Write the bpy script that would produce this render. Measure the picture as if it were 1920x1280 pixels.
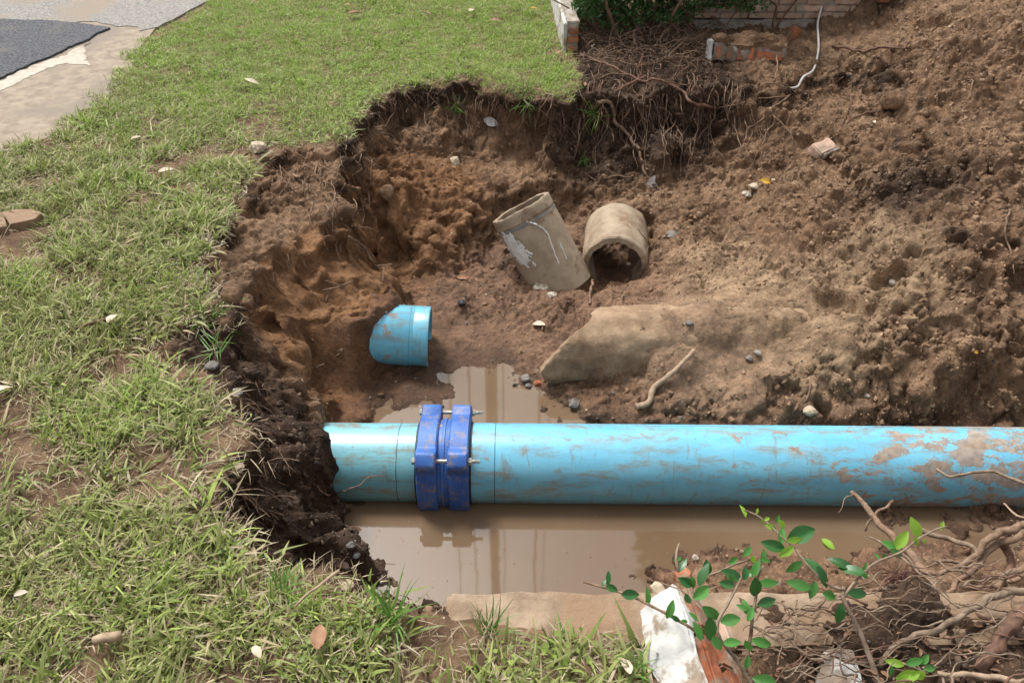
import bpy, bmesh, math, random
import numpy as np
from mathutils import Vector, Matrix
from mathutils.geometry import delaunay_2d_cdt

random.seed(7); rng = np.random.default_rng(7)
for o in list(bpy.data.objects): bpy.data.objects.remove(o)
scene = bpy.context.scene
COL = scene.collection
R = math.radians

# ------------------------------------------------------------------ camera, sky, sun, exposure
PITCH, CAMH, FPX = 38.0, 1.6, 1507.0
cd = bpy.data.cameras.new('camera'); cam = bpy.data.objects.new('camera', cd); COL.objects.link(cam)
cam.location = (0, 0, CAMH); cam.rotation_euler = (R(90 - PITCH), 0, 0)
cd.sensor_width = 36; cd.lens = 36 * FPX / 1920; cd.clip_start = .05; cd.clip_end = 500
scene.camera = cam
SUN_EL, SUN_AZ = 58.0, -35.0          # azimuth measured from +Y (away from the camera) towards +X
world = bpy.data.worlds.new('World'); scene.world = world; world.use_nodes = True
wn = world.node_tree.nodes; wl = world.node_tree.links
bg = wn['Background']; sky = wn.new('ShaderNodeTexSky'); sky.sky_type = 'NISHITA'; sky.sun_disc = False
sky.sun_elevation = R(SUN_EL); sky.sun_rotation = R(SUN_AZ); sky.air_density = 1.0; sky.dust_density = 4.0; sky.ozone_density = .6
hsv = wn.new('ShaderNodeHueSaturation'); hsv.inputs['Saturation'].default_value = .12
wl.new(sky.outputs[0], hsv.inputs['Color']); wl.new(hsv.outputs[0], bg.inputs['Color'])
bg.inputs['Strength'].default_value = .092
sd_ = bpy.data.lights.new('sun', 'SUN'); sd_.energy = 1.5; sd_.angle = R(14); sd_.color = (1, .965, .91)
sun = bpy.data.objects.new('sun', sd_); COL.objects.link(sun)
ve, va = R(SUN_EL), R(SUN_AZ)
sdir = Vector((math.cos(ve) * math.sin(va), math.cos(ve) * math.cos(va), math.sin(ve)))
sun.rotation_euler = (-sdir).to_track_quat('-Z', 'Y').to_euler()
vs = scene.view_settings; vs.view_transform = 'Standard'; vs.look = 'None'; vs.gamma = 1; vs.exposure = 1.32
scene.cycles.max_bounces = 6

# ------------------------------------------------------------------ helpers
st, ct = math.sin(R(PITCH)), math.cos(R(PITCH))
def raydir(u, v):
    a, b = (u - 960) / FPX, (640 - v) / FPX
    return Vector((a, ct + b * st, -st + b * ct))
def W(u, v, z=0.0):                    # point at height z seen at (u, v) of the 1920 x 1280 photograph
    d = raydir(u, v); t = (CAMH - z) / -d.z
    return Vector((d.x * t, d.y * t, z))
def pxm(p):                            # pixels per metre at a point
    return FPX / (p.y * ct - (p.z - CAMH) * st)

def hsh(ix, iy, iz, k):
    h = (ix * 374761393 + iy * 668265263 + iz * 2147483647 + k * 1274126177) & 0xffffffff
    h = ((h ^ (h >> 13)) * 1274126177) & 0xffffffff
    h = ((h ^ (h >> 16)) * 2246822519) & 0xffffffff
    return ((h ^ (h >> 15)) & 0xffffff) / float(0xffffff)
def vnoise(x, y, z, s=0):
    ix, iy, iz = np.floor(x).astype(np.int64), np.floor(y).astype(np.int64), np.floor(z).astype(np.int64)
    fx, fy, fz = x - ix, y - iy, z - iz
    g = lambda t: t * t * t * (t * (t * 6 - 15) + 10)
    ux, uy, uz = g(fx), g(fy), g(fz)
    r = 0
    for a in (0, 1):
        for b in (0, 1):
            for c in (0, 1):
                ha = hsh(ix + a, iy + b, iz + c, s) * 2 - 1; hb = hsh(ix + a, iy + b, iz + c, s + 11) * 2 - 1; hc = hsh(ix + a, iy + b, iz + c, s + 23) * 2 - 1
                d = ha * (fx - a) + hb * (fy - b) + hc * (fz - c)
                r = r + d * (ux if a else 1 - ux) * (uy if b else 1 - uy) * (uz if c else 1 - uz)
    return r * 1.5
def fbm(x, y, z, f, octv=4, s=0, gain=.5):
    r = 0; a = 1; 
    for i in range(octv):
        r = r + a * vnoise(x * f, y * f, z * f, s + i * 31); f *= 2.03; a *= gain
    return r
def worley(x, y, z, f, s=0):           # distance to the nearest feature point
    x, y, z = x * f, y * f, z * f
    ix, iy, iz = np.floor(x).astype(np.int64), np.floor(y).astype(np.int64), np.floor(z).astype(np.int64)
    best = np.full(x.shape, 9.0)
    for a in (-1, 0, 1):
        for b in (-1, 0, 1):
            for c in (-1, 0, 1):
                jx, jy, jz = ix + a, iy + b, iz + c
                d = (jx + hsh(jx, jy, jz, s) - x) ** 2 + (jy + hsh(jx, jy, jz, s + 5) - y) ** 2 + (jz + hsh(jx, jy, jz, s + 9) - z) ** 2
                best = np.minimum(best, d)
    return np.sqrt(best)
def sstep(a, b, x):
    t = np.clip((x - a) / (b - a), 0, 1); return t * t * (3 - 2 * t)
def sdist(poly, x, y):                 # signed distance, negative inside
    d = np.full(x.shape, 1e9); ins = np.zeros(x.shape, bool); n = len(poly)
    for i in range(n):
        ax, ay = poly[i]; bx, by = poly[(i + 1) % n]
        ex, ey = bx - ax, by - ay; L = ex * ex + ey * ey + 1e-12
        t = np.clip(((x - ax) * ex + (y - ay) * ey) / L, 0, 1)
        d = np.minimum(d, (x - ax - t * ex) ** 2 + (y - ay - t * ey) ** 2)
        c = ((ay > y) != (by > y)) & (x < (bx - ax) * (y - ay) / (by - ay + 1e-12) + ax)
        ins ^= c
    return np.where(ins, -1, 1) * np.sqrt(d)

def link(name, me, mat=None, parent=None):
    o = bpy.data.objects.new(name, me); COL.objects.link(o)
    if mat is not None and me is not None and len(me.materials) == 0: me.materials.append(mat)
    if parent is not None: o.parent = parent
    return o
def tag(o, label=None, cat=None, group=None, kind=None):
    if label: o['label'] = label
    if cat: o['category'] = cat
    if group: o['group'] = group
    if kind: o['kind'] = kind
    return o
def empty(name, loc, label, cat, group=None):
    o = bpy.data.objects.new(name, None); COL.objects.link(o); o.location = loc; o.empty_display_size = .05
    return tag(o, label, cat, group)
def mesh(name, V, F, smooth=True):
    me = bpy.data.meshes.new(name); me.from_pydata([tuple(v) for v in V], [], F); me.update()
    if smooth: me.polygons.foreach_set('use_smooth', [True] * len(me.polygons))
    return me
def np_mesh(name, V, Q, smooth=True):  # quads or triangles as an array
    me = bpy.data.meshes.new(name); k = Q.shape[1]
    me.vertices.add(len(V)); me.vertices.foreach_set('co', np.asarray(V, np.float32).ravel())
    me.loops.add(Q.size); me.loops.foreach_set('vertex_index', Q.astype(np.int32).ravel())
    me.polygons.add(len(Q)); me.polygons.foreach_set('loop_start', np.arange(0, Q.size, k, dtype=np.int32))
    me.polygons.foreach_set('loop_total', np.full(len(Q), k, np.int32))
    me.update(calc_edges=True)
    if smooth: me.polygons.foreach_set('use_smooth', np.ones(len(Q), bool))
    return me
class MB:
    def __init__(s): s.V = []; s.F = []
    def add(s, V, F):
        n = len(s.V); s.V += [Vector(v) for v in V]; s.F += [tuple(i + n for i in f) for f in F]
    def mesh(s, name, smooth=True): return mesh(name, s.V, s.F, smooth)
def catmull(P, step=.012):
    P = [Vector(p) for p in P]; out = []
    Q = [P[0] * 2 - P[1]] + P + [P[-1] * 2 - P[-2]]
    for i in range(1, len(Q) - 2):
        n = max(2, int((Q[i + 1] - Q[i]).length / step))
        for k in range(n):
            t = k / n; a, b, c, d = Q[i - 1], Q[i], Q[i + 1], Q[i + 2]
            out.append(.5 * ((2 * b) + (c - a) * t + (2 * a - 5 * b + 4 * c - d) * t * t + (3 * b - a - 3 * c + d) * t ** 3))
    out.append(P[-1]); return out
def tube(mb, P, r0, r1, seg=7, jit=.0, step=.012, rough=0.0):
    P = catmull(P, step); n = len(P); sd = random.random() * 50
    for i in range(n):
        if jit:
            P[i] = P[i] + Vector((math.sin(sd + i * .9) + math.sin(sd * 2 + i * .37), math.cos(sd + i * .7) + math.sin(sd + i * 1.3), math.sin(sd * 3 + i * .8))) * jit * .5
    up = Vector((.13, .2, 1)).normalized(); V = []; F = []
    for i in range(n):
        t = (P[min(i + 1, n - 1)] - P[max(i - 1, 0)]).normalized()
        a = t.cross(up)
        if a.length < .05: a = t.cross(Vector((1, 0, 0)))
        a.normalize(); b = t.cross(a)
        f = i / (n - 1); r = r0 + (r1 - r0) * f
        for k in range(seg):
            an = 2 * math.pi * k / seg; rr = r * (1 + rough * (random.random() - .5))
            V.append(P[i] + a * math.cos(an) * rr + b * math.sin(an) * rr)
    for i in range(n - 1):
        for k in range(seg):
            F.append((i * seg + k, i * seg + (k + 1) % seg, (i + 1) * seg + (k + 1) % seg, (i + 1) * seg + k))
    F.append(tuple(range(seg))[::-1]); F.append(tuple((n - 1) * seg + k for k in range(seg)))
    mb.add(V, F)

# ------------------------------------------------------------------ materials
def newmat(name):
    m = bpy.data.materials.new(name); m.use_nodes = True; nt = m.node_tree
    return m, nt, nt.nodes['Principled BSDF']
class N:
    def __init__(s, nt): s.nt = nt
    def __call__(s, typ, ins=None, **kw):
        n = s.nt.nodes.new('ShaderNode' + typ)
        for k, v in kw.items(): setattr(n, k, v)
        for k, v in (ins or {}).items():
            if hasattr(v, 'is_output'): s.nt.links.new(v, n.inputs[k])
            else: n.inputs[k].default_value = v
        return n
    def mix(s, f, a, b, mode='MIX'):
        n = s.nt.nodes.new('ShaderNodeMix'); n.data_type = 'RGBA'; n.blend_type = mode
        for i, v in ((0, f), (6, a), (7, b)):
            if hasattr(v, 'is_output'): s.nt.links.new(v, n.inputs[i])
            else: n.inputs[i].default_value = (tuple(v) + (1,))[:4] if isinstance(v, (tuple, list)) else v
        return n.outputs[2]
    def noise(s, vec, sc, det=5, ro=.6, dist=0):
        return s('TexNoise', {'Vector': vec, 'Scale': sc, 'Detail': det, 'Roughness': ro, 'Distortion': dist}).outputs['Fac']
    def ramp(s, f, a, b):
        n = s('MapRange', {'Value': f, 'From Min': a, 'From Max': b}); n.interpolation_type = 'SMOOTHSTEP'; return n.outputs[0]
    def math(s, op, a, b=0.0):
        n = s.nt.nodes.new('ShaderNodeMath'); n.operation = op
        for i, v in ((0, a), (1, b)):
            if hasattr(v, 'is_output'): s.nt.links.new(v, n.inputs[i])
            else: n.inputs[i].default_value = v
        return n.outputs[0]
    def bump(s, h, st=.5, d=.01, nrm=None):
        ins = {'Height': h, 'Strength': st, 'Distance': d}
        if nrm is not None: ins['Normal'] = nrm
        return s('Bump', ins).outputs[0]
def coords(n, obj=True):
    return n('TexCoord').outputs['Object'] if obj else n('NewGeometry').outputs['Position']

def simple(name, c1, c2, sc=20, rough=.8, bs=.4, bd=.004, c3=None, sc3=6, t3=(.55, .7), det=6, world=False, spec=.4, rnd=0.0):
    m, nt, p = newmat(name); n = N(nt); v = coords(n, not world)
    a = n.noise(v, sc, det); col = n.mix(n.ramp(a, .3, .7), c1, c2)
    if c3: col = n.mix(n.ramp(n.noise(v, sc3, 7, .65), *t3), col, c3)
    if rnd:
        r = n('ObjectInfo').outputs['Random']
        col = n.mix(1.0, col, n('CombineColor', {0: n.math('MULTIPLY_ADD', r, rnd) , 1: .5, 2: .5}).outputs[0]) if False else n('HueSaturation', {'Color': col, 'Value': n('MapRange', {'Value': r, 'To Min': 1 - rnd, 'To Max': 1 + rnd}).outputs[0]}).outputs[0]
    nt.links.new(col, p.inputs['Base Color']); p.inputs['Roughness'].default_value = rough
    p.inputs['Specular IOR Level'].default_value = spec
    h = n.math('ADD', n.noise(v, sc * 2.2, 8, .7), a)
    nt.links.new(n.bump(h, bs, bd), p.inputs['Normal'])
    return m

def soil_material():
    m, nt, p = newmat('soil'); n = N(nt); v = coords(n)
    at = lambda k: n('Attribute', attribute_name=k).outputs['Fac']
    big = n.noise(v, 2.3, 6, .6); med = n.noise(v, 11, 7, .65); fine = n.noise(v, 70, 6, .75); grit = n.noise(v, 330, 3, .7)
    base = n.mix(n.ramp(med, .32, .7), (.160, .102, .064), (.31, .205, .133))
    base = n.mix(n.ramp(big, .42, .68), base, n.mix(n.ramp(fine, .3, .7), (.24, .16, .102), (.37, .26, .175)))
    orange = n.mix(n.ramp(med, .3, .7), (.185, .098, .048), (.31, .18, .095))
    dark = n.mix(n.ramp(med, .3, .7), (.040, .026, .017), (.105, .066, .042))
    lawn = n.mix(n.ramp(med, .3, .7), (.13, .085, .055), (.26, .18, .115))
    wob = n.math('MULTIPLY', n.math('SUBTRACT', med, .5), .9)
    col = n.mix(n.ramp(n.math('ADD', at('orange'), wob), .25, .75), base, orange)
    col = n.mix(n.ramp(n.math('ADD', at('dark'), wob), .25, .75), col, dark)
    col = n.mix(n.ramp(n.math('ADD', at('lawn'), wob), .35, .65), col, lawn)
    col = n.mix(n.ramp(n.math('ADD', at('pale'), wob), .30, .85), col, n.mix(n.ramp(med, .3, .7), (.25, .18, .12), (.40, .30, .205)))
    clump = n.noise(v, 6.5, 7, .7); col = n.mix(.8, col, n.mix(n.ramp(clump, .36, .62), (.66, .62, .60), (1.22, 1.22, 1.2)), 'MULTIPLY')
    # small-scale tonal variation: crumbs, sand grains, pale specks
    col = n.mix(.55, col, n.mix(n.ramp(fine, .25, .75), (.40, .38, .36), (1.45, 1.45, 1.45)), 'MULTIPLY')
    col = n.mix(n.ramp(grit, .62, .8), col, n.mix(.5, col, (.50, .42, .32)))
    vor = n('TexVoronoi', {'Vector': v, 'Scale': 55.0}); spk = n.ramp(vor.outputs['Distance'], .13, .09)
    rare = n.ramp(n('SeparateColor', {0: vor.outputs['Color']}).outputs[0], .90, .93)
    col = n.mix(n.math('MULTIPLY', n.math('MULTIPLY', spk, rare), .7), col, (.45, .40, .34))
    col = n.mix(1.0, col, (1.04, .955, .87), 'MULTIPLY')
    wet = at('wet'); wf = n.ramp(n.math('ADD', wet, wob), .3, .8)
    col = n.mix(wf, col, n.mix(1.0, col, (.92, .86, .86), 'MULTIPLY'))
    nt.links.new(col, p.inputs['Base Color'])
    nt.links.new(n('MapRange', {'Value': wf, 'To Min': .93, 'To Max': .48}).outputs[0], p.inputs['Roughness'])
    p.inputs['Specular IOR Level'].default_value = .35
    b1 = n.bump(med, .8, .04)
    b2 = n.bump(fine, 1.0, .016, b1)
    vb = n('TexVoronoi', {'Vector': v, 'Scale': 38.0, 'Randomness': 1.0}); b2 = n.bump(n.math('MULTIPLY', vb.outputs['Distance'], -1.0), .45, .012, b2); b3 = n.bump(grit, .7, .003, b2)
    nt.links.new(b3, p.inputs['Normal'])
    return m
M = {}
M['soil'] = soil_material()

# ------------------------------------------------------------------ terrain: a pit with steep walls, a spoil slope, and the lawn round it
ZW = -.62
def wp(l, z=None): return [W(u, v, zz) if abs(u) > 9 else Vector((u, v, zz)) for (u, v, zz) in l]
rim = [(838,1190,-.03),(790,1160,-.02),(735,1130,-.01),(690,1112,0),(620,1092,0),(540,1084,0),(475,1062,0),(428,1010,0),(405,950,0),(420,890,0),(442,830,0),(432,780,0),(400,725,0),
       (335,695,-.02),(296,655,-.03),(335,612,0),(405,590,0),(392,540,0),(366,500,0),(392,460,0),(420,420,0),(440,370,0),(465,322,0),(488,290,0),(545,276,0),(605,282,0),(648,262,0),
       (656,225,0),(690,192,0),(740,166,0),(810,156,0),(870,150,0),(930,165,0),(990,172,0),(1040,178,0),(1085,166,0)]
backtop = [(1085,166,0),(1150,172,-.01),(1250,165,0),(1330,150,0),(1450,158,-.02),(1560,135,0),(1620,112,.03)]
turf = [(480,940,-.1),(490,840,-.1),(470,700,-.12),(420,640,-.1),(450,560,-.1),(440,480,-.1),(480,400,-.09),(520,335,-.09),(640,320,-.1),(690,250,-.1),(760,205,-.11),(870,200,-.13),(960,215,-.13),(1060,215,-.12),(1200,215,-.1),(1330,200,-.1),(1480,205,-.13),(1590,170,-.08)]
mids = [(560,980,-.32),(540,880,-.28),(545,720,-.28),(520,620,-.20),(570,520,-.20),(560,420,-.10),(625,360,-.07),(690,390,-.09),(690,330,-.06),(-.70,3.06,-.085),(-.71,3.36,-.10),(-.61,3.38,-.52),(-.60,3.22,-.54),(-.645,3.02,-.22),(640,500,-.25),(540,500,-.15),(600,640,-.38),(618,440,-.135),(600,740,-.46),(598,570,-.31),(638,600,-.36),(650,655,-.46),(-.575,2.80,-.345),(-.55,2.93,-.34),(-.63,2.71,-.39),(-.675,2.63,-.47),(-.72,2.85,-.24),(-.60,3.06,-.42),(-.52,3.10,-.50),(608,862,-.37),(580,820,-.33),(628,905,-.47),(600,790,-.41),
        (720,290,-.22),(770,290,-.27),(870,290,-.33),(980,300,-.35),(1080,290,-.31),(740,430,-.38),(800,410,-.36),(880,400,-.39),(900,345,-.34),(1000,345,-.38),(790,470,-.46),(860,455,-.47),(1150,310,-.33),(1260,290,-.3),(1380,280,-.28),(1480,250,-.2)]
base_ = [(700,1092,ZW),(680,1050,ZW),(655,1003,ZW),(645,950,ZW),(650,885,ZW),(622,800,ZW+.05),(640,745,-.60),(655,705,-.605),(690,694,-.60),(-.555,2.76,-.585),(-.49,2.90,-.56),(-.44,3.08,-.55),(775,530,-.55),(800,520,-.55),
         (860,510,-.55),(905,475,-.55),(960,425,-.53),(1060,402,-.52),(1115,395,-.47),(1175,388,-.37),(1250,366,-.41),(1400,345,-.38),(1500,300,-.26),(1600,235,-.08)]
flo = [(760,712,-.6),(700,765,-.61),(735,748,-.61),(760,785,-.65),(830,742,-.612),(850,700,-.62),(900,725,-.645),(990,770,-.645),(880,785,-.65),(950,676,-.61),(1010,722,-.612),(1060,758,-.605),(1000,690,-.595),
       (850,640,-.595),(740,700,-.605),(950,610,-.58),(900,560,-.56),(1000,560,-.54),(1080,560,-.52),(1100,545,-.55),(1155,530,-.61),(1155,500,-.62),(1150,470,-.58),(1215,520,-.52),(1085,500,-.54),(1240,490,-.46),(1100,450,-.52),(950,500,-.55),(1100,790,-.618),(1150,740,-.57),(1220,765,-.585),(1300,690,-.52),(1190,690,-.545),(1300,745,-.54),(1200,725,-.56),(1330,592,-.42),(1400,620,-.43),(1480,640,-.42),(1250,560,-.44),(1180,565,-.49),
       (1400,700,-.50),(1350,640,-.44),(1300,500,-.42),(1500,600,-.39),(1450,480,-.32),(1500,400,-.28),(1400,400,-.36),(1250,420,-.44),(1600,500,-.26),(1600,650,-.37),(1700,400,-.12),(1700,550,-.24),(1800,660,-.32),(1900,600,-.22),(1900,450,-.06),(1600,330,-.14),
       (1750,250,.03),(1900,250,.13),(1700,120,.12),(1900,60,.32),(1780,0,.28),(1650,45,.10),(1800,400,-.02),(1900,710,-.38),(1700,720,-.43),(1540,720,-.47),
       (1200,798,-.615),(1300,795,-.61),(1420,795,-.6),(1500,798,-.6),(1640,806,-.628),(1760,806,-.61),(1900,806,-.615),(1950,806,-.62),
       (1100,140,.0),(1200,100,.03),(1330,105,.02),(1420,60,.03),(1560,65,.05),(1060,100,0)]
bank = [(1180,1086,ZW),(1270,1052,ZW),(1330,1040,ZW),(1420,1040,ZW),(1540,1055,ZW),(1620,1060,ZW),(1700,1030,ZW),(1800,1010,ZW),(1920,1000,ZW),(1300,1085,-.47),(1420,1085,-.43),(1540,1090,-.42),(1700,1075,-.4),(1850,1050,-.42),(1960,1040,-.42),
        (1800,1120,-.2),(1900,1110,-.18),(1500,1215,-.09),(1700,1200,-.08),(1900,1200,-.08),(1900,1280,-.03),(1500,1290,-.07),(1700,1290,-.08),(1260,1240,-.12),(1230,1290,-.05),(1380,1240,-.10)]
SLX0, SLX1, SLY0, SLY1, SLZ = -.155, 1.30, 1.015, 1.165, -.08
worldpts = [(-.36,1.36,-.66),(-.2,1.27,-.66),(SLX0,1.20,-.66),(.3,1.20,-.66),(.6,1.2,-.48),(.9,1.2,-.46),(1.25,1.2,-.42),
            (SLX0,1.168,-.14),(.3,1.168,-.14),(.42,1.168,-.12),(.55,1.168,-.075),(.68,1.168,-.095),(.9,1.168,-.068),(1.28,1.168,-.05),(SLX0,1.01,-.06),(.3,1.01,-.1),(.6,1.01,-.075),(.75,1.05,-.085),(.9,1.01,-.06),(1.28,1.01,-.05),(-.17,1.168,-.04),(-.1,.97,-.02),(.15,.95,-.02),
            (-.45,1.75,-.72),(0,1.5,-.72),(.5,1.75,-.74),(.8,1.72,-.74),(.3,1.55,-.72),(1.0,1.7,-.72),(1.6,1.7,-.72),(2.4,1.8,-.72),(3.4,1.8,-.72),(-.5,2.05,-.72),(0,2.1,-.72),(1,2.1,-.72),(2,2.1,-.72),(3.4,2.1,-.72),
            (3.4,4.5,.42),(3.4,3.5,.2),(3.4,2.8,-.1),(3.4,2.35,-.62),(3.4,1.5,-.66),(3.4,1.25,-.2),(3.4,.8,0),(4.6,4.5,.1),(4.6,2.8,0),(4.2,1.9,-.5),(4.6,1.2,0),(2.5,5.3,.42),(3.3,5.6,.4),(1.6,5.7,.06),(2.6,6.6,.1),(4,7,0),(.6,.5,0),(1.2,.5,-.02),(2.2,.7,0),(2,.5,0),
            (-90,-90,0),(90,-90,0),(90,140,0),(-90,140,0),(-3,0,0),(5.5,0,0),(5.5,8,0),(-3,8,0),(0,8,0),(0,0,0),(-3,3,0),(-1.5,1.5,0),(-1.6,3.3,0),(-1.3,4.8,0),(.2,4.9,0),(.3,5.6,0),(-.6,.7,0)]
P3 = []; E = []
def addline(l):
    i0 = len(P3); P3.extend(wp(l)); E.extend((i, i + 1) for i in range(i0, len(P3) - 1))
addline(rim); addline(backtop[1:]); addline(base_)
for l in (turf, mids, flo, bank): P3.extend(wp(l))
P3.extend(Vector(p) for p in worldpts)
co2, ed, fc, ov, oe, of = delaunay_2d_cdt([Vector((p.x, p.y)) for p in P3], E, [], 0, 1e-4)
zz = []
pts = np.array([(p.x, p.y, p.z) for p in P3])
for i, c in enumerate(co2):
    if ov[i]: zz.append(pts[ov[i][0], 2])
    else:
        d = np.hypot(pts[:, 0] - c.x, pts[:, 1] - c.y); k = np.argsort(d)[:2]
        zz.append(float((pts[k[0], 2] * d[k[1]] + pts[k[1], 2] * d[k[0]]) / (d[k[0]] + d[k[1]])))
GX0, GX1, GY0, GY1, GS = -4.0, 5.6, .0, 8.0, .0125
gx = np.arange(GX0, GX1, GS); gy = np.arange(GY0, GY1, GS); GZ = np.zeros((len(gy), len(gx)))
for f in fc:
    if len(f) != 3: continue
    (ax, ay), (bx, by), (cx, cy) = [co2[i] for i in f]; za, zb, zc = [zz[i] for i in f]
    i0, i1 = np.searchsorted(gx, [min(ax, bx, cx) - GS, max(ax, bx, cx) + GS]); j0, j1 = np.searchsorted(gy, [min(ay, by, cy) - GS, max(ay, by, cy) + GS])
    if i1 <= i0 or j1 <= j0: continue
    X, Y = np.meshgrid(gx[i0:i1], gy[j0:j1]); D = (by - cy) * (ax - cx) + (cx - bx) * (ay - cy)
    if abs(D) < 1e-12: continue
    l1 = ((by - cy) * (X - cx) + (cx - bx) * (Y - cy)) / D; l2 = ((cy - ay) * (X - cx) + (ax - cx) * (Y - cy)) / D; l3 = 1 - l1 - l2
    m_ = (l1 > -1e-6) & (l2 > -1e-6) & (l3 > -1e-6)
    sub = GZ[j0:j1, i0:i1]; sub[m_] = (l1 * za + l2 * zb + l3 * zc)[m_]
def blur(A, s):
    k = int(3 * s) + 1; w = np.exp(-.5 * (np.arange(-k, k + 1) / s) ** 2); w /= w.sum()
    B = np.pad(A, k, mode='edge'); B = sum(w[i] * B[i:i + A.shape[0], :] for i in range(2 * k + 1)); return sum(w[i] * B[:, i:i + A.shape[1]] for i in range(2 * k + 1))
GZs = blur(GZ, 1.8)
def base_z(x, y):
    fx = np.clip((x - GX0) / GS, 0, len(gx) - 1.001); fy = np.clip((y - GY0) / GS, 0, len(gy) - 1.001)
    i, j = fx.astype(int), fy.astype(int); a, b = fx - i, fy - j
    z = GZs[j, i] * (1 - a) * (1 - b) + GZs[j, i + 1] * a * (1 - b) + GZs[j + 1, i] * (1 - a) * b + GZs[j + 1, i + 1] * a * b
    out = (x < GX0) | (x > GX1 - .05) | (y < GY0) | (y > GY1 - .05)
    return np.where(out, 0, z)
def warpxy(x, y):
    k = sstep(-1.45, -1.2, x) * sstep(.9, 1.05, y) * (1 - sstep(4.6, 5, y)) * (1 - sstep(1.0, 1.2, y) * (1 - sstep(1.3, 1.5, y)) * (x > -.4))
    z0 = x * 0
    return x + k * (.045 * vnoise(x * 6, y * 6, z0, 3) + .042 * vnoise(x * 14, y * 14, z0, 4)), y + k * (.045 * vnoise(x * 6, y * 6, z0 + 7, 5) + .042 * vnoise(x * 14, y * 14, z0 + 3, 6))
_gx, _gy = np.meshgrid(gx, gy); GZs = base_z(*warpxy(_gx, _gy))
terr_z = base_z
def axis(a, b, fine, lo, hi):
    mid = np.arange(a, b + fine / 2, fine); out = [b]; s = fine
    while out[-1] < hi: s = min(s * 1.09, 6); out.append(out[-1] + s)
    left = [a]; s = fine
    while left[-1] > lo: s = min(s * 1.09, 6); left.append(left[-1] - s)
    return np.concatenate([np.array(left[1:])[::-1], mid, np.array(out[1:])])
ax_, ay_ = axis(-1.35, 2.75, .0082, -85, 85), axis(.95, 4.75, .0080, -40, 130)
X, Y = np.meshgrid(ax_, ay_); ny, nx = X.shape
fx_, fy_ = X[1:-1, 1:-1], Y[1:-1, 1:-1]
damp = .5 * sstep(-1.5, -1.2, fx_) * sstep(2.95, 2.7, fx_) * sstep(.8, 1.0, fy_) * sstep(5.0, 4.7, fy_)
for it in range(16):                    # spread the grid so that the steep walls get their share of vertices
    Z = terr_z(X, Y)
    lx = np.sqrt(np.diff(X, axis=1) ** 2 + np.diff(Y, axis=1) ** 2 + np.diff(Z, axis=1) ** 2) ; ly = np.sqrt(np.diff(X, axis=0) ** 2 + np.diff(Y, axis=0) ** 2 + np.diff(Z, axis=0) ** 2)
    wl_, wr_ = lx[1:-1, :-1], lx[1:-1, 1:]; wd_, wu_ = ly[:-1, 1:-1], ly[1:, 1:-1]
    S = wl_ + wr_ + wd_ + wu_
    nX = (X[1:-1, :-2] * wl_ + X[1:-1, 2:] * wr_ + X[:-2, 1:-1] * wd_ + X[2:, 1:-1] * wu_) / S
    nY = (Y[1:-1, :-2] * wl_ + Y[1:-1, 2:] * wr_ + Y[:-2, 1:-1] * wd_ + Y[2:, 1:-1] * wu_) / S
    X[1:-1, 1:-1] += damp * (nX - X[1:-1, 1:-1]); Y[1:-1, 1:-1] += damp * (nY - Y[1:-1, 1:-1])
Z = terr_z(X, Y)
def normals(X, Y, Z):
    ax = np.gradient(np.stack([X, Y, Z], -1), axis=1); ay = np.gradient(np.stack([X, Y, Z], -1), axis=0)
    n = np.cross(ax, ay); return n / np.linalg.norm(n, axis=-1, keepdims=True)
NR = normals(X, Y, Z)
NR = np.stack([blur(NR[..., k], 1.5) for k in range(3)], -1); NR /= np.linalg.norm(NR, axis=-1, keepdims=True)
wx, wy = warpxy(X, Y)
rim_xy = [(p.x, p.y) for p in wp(rim)]
pit_poly = rim_xy + [(W(1085,140,0).x, W(1085,140,0).y), (W(1068,108,0).x, W(1068,108,0).y), (.36,5.9), (.4, 8.5), (4.2,8.5), (4.9,5), (4.9,1.6), (4.4,-.5), (.37,-.5), (W(1228,1290,-.03).x, W(1228,1290,-.03).y), (W(1215,1210,-.03).x, 1.0), (SLX0+.02, 1.0)]
sdp = sdist(pit_poly, wx, wy)
inpit = sstep(.015, -.015, sdp)
edge_xy = [(-2.5,3.0),(-2.42,3.5),(-2.24,3.62),(-2.19,3.9),(-2.17,4.2),(-2.2,4.57),(-2.28,4.8),(-2.27,5.1),(-2.16,5.5),(-2.12,5.97),(-2.2,7),(-2.25,140),(-90,140),(-90,-40),(-3.0,-40),(-2.9,1.5)]
sdr = sdist(edge_xy, X, Y)              # negative on the road side
onroad = sdr < .0
# amplitudes
dxw = lambda u, v, z, r: np.exp(-(((X - W(u, v, z).x) ** 2 + (Y - W(u, v, z).y) ** 2 + .6 * (Z - z) ** 2) / r ** 2))
slope = 1 - NR[..., 2]
orange = np.clip(1.3 * dxw(560,560,-.3,.30) + 1.25 * dxw(590,480,-.3,.36) + 1.1 * dxw(620,640,-.45,.28) + .9 * dxw(640,730,-.5,.2) + .9 * dxw(760,430,-.45,.36) + .7 * dxw(640,360,-.3,.3) + .6 * dxw(820,330,-.3,.3) + .45 * dxw(1400,150,-.05,.2) + .5 * dxw(1000,300,-.4,.3), 0, 1.1) * inpit * sstep(-.06, -.16, Z)
dark = np.clip(1.25 * dxw(520,950,-.25,.33) + 1.0 * dxw(560,1040,-.4,.4) + .8 * dxw(420,630,-.05,.18) + .7 * dxw(470,760,-.15,.22) + .9 * dxw(1200,110,0,.55) + .85 * dxw(1250,190,-.1,.4) + .7 * dxw(1100,230,-.15,.4) + .5 * dxw(1750,330,.0,.3) + .35 * dxw(1650,360,-.1,.3) + .7 * dxw(1600,1230,-.1,.35) + .5 * dxw(1850,1230,-.1,.4), 0, 1.1) * inpit
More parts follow.
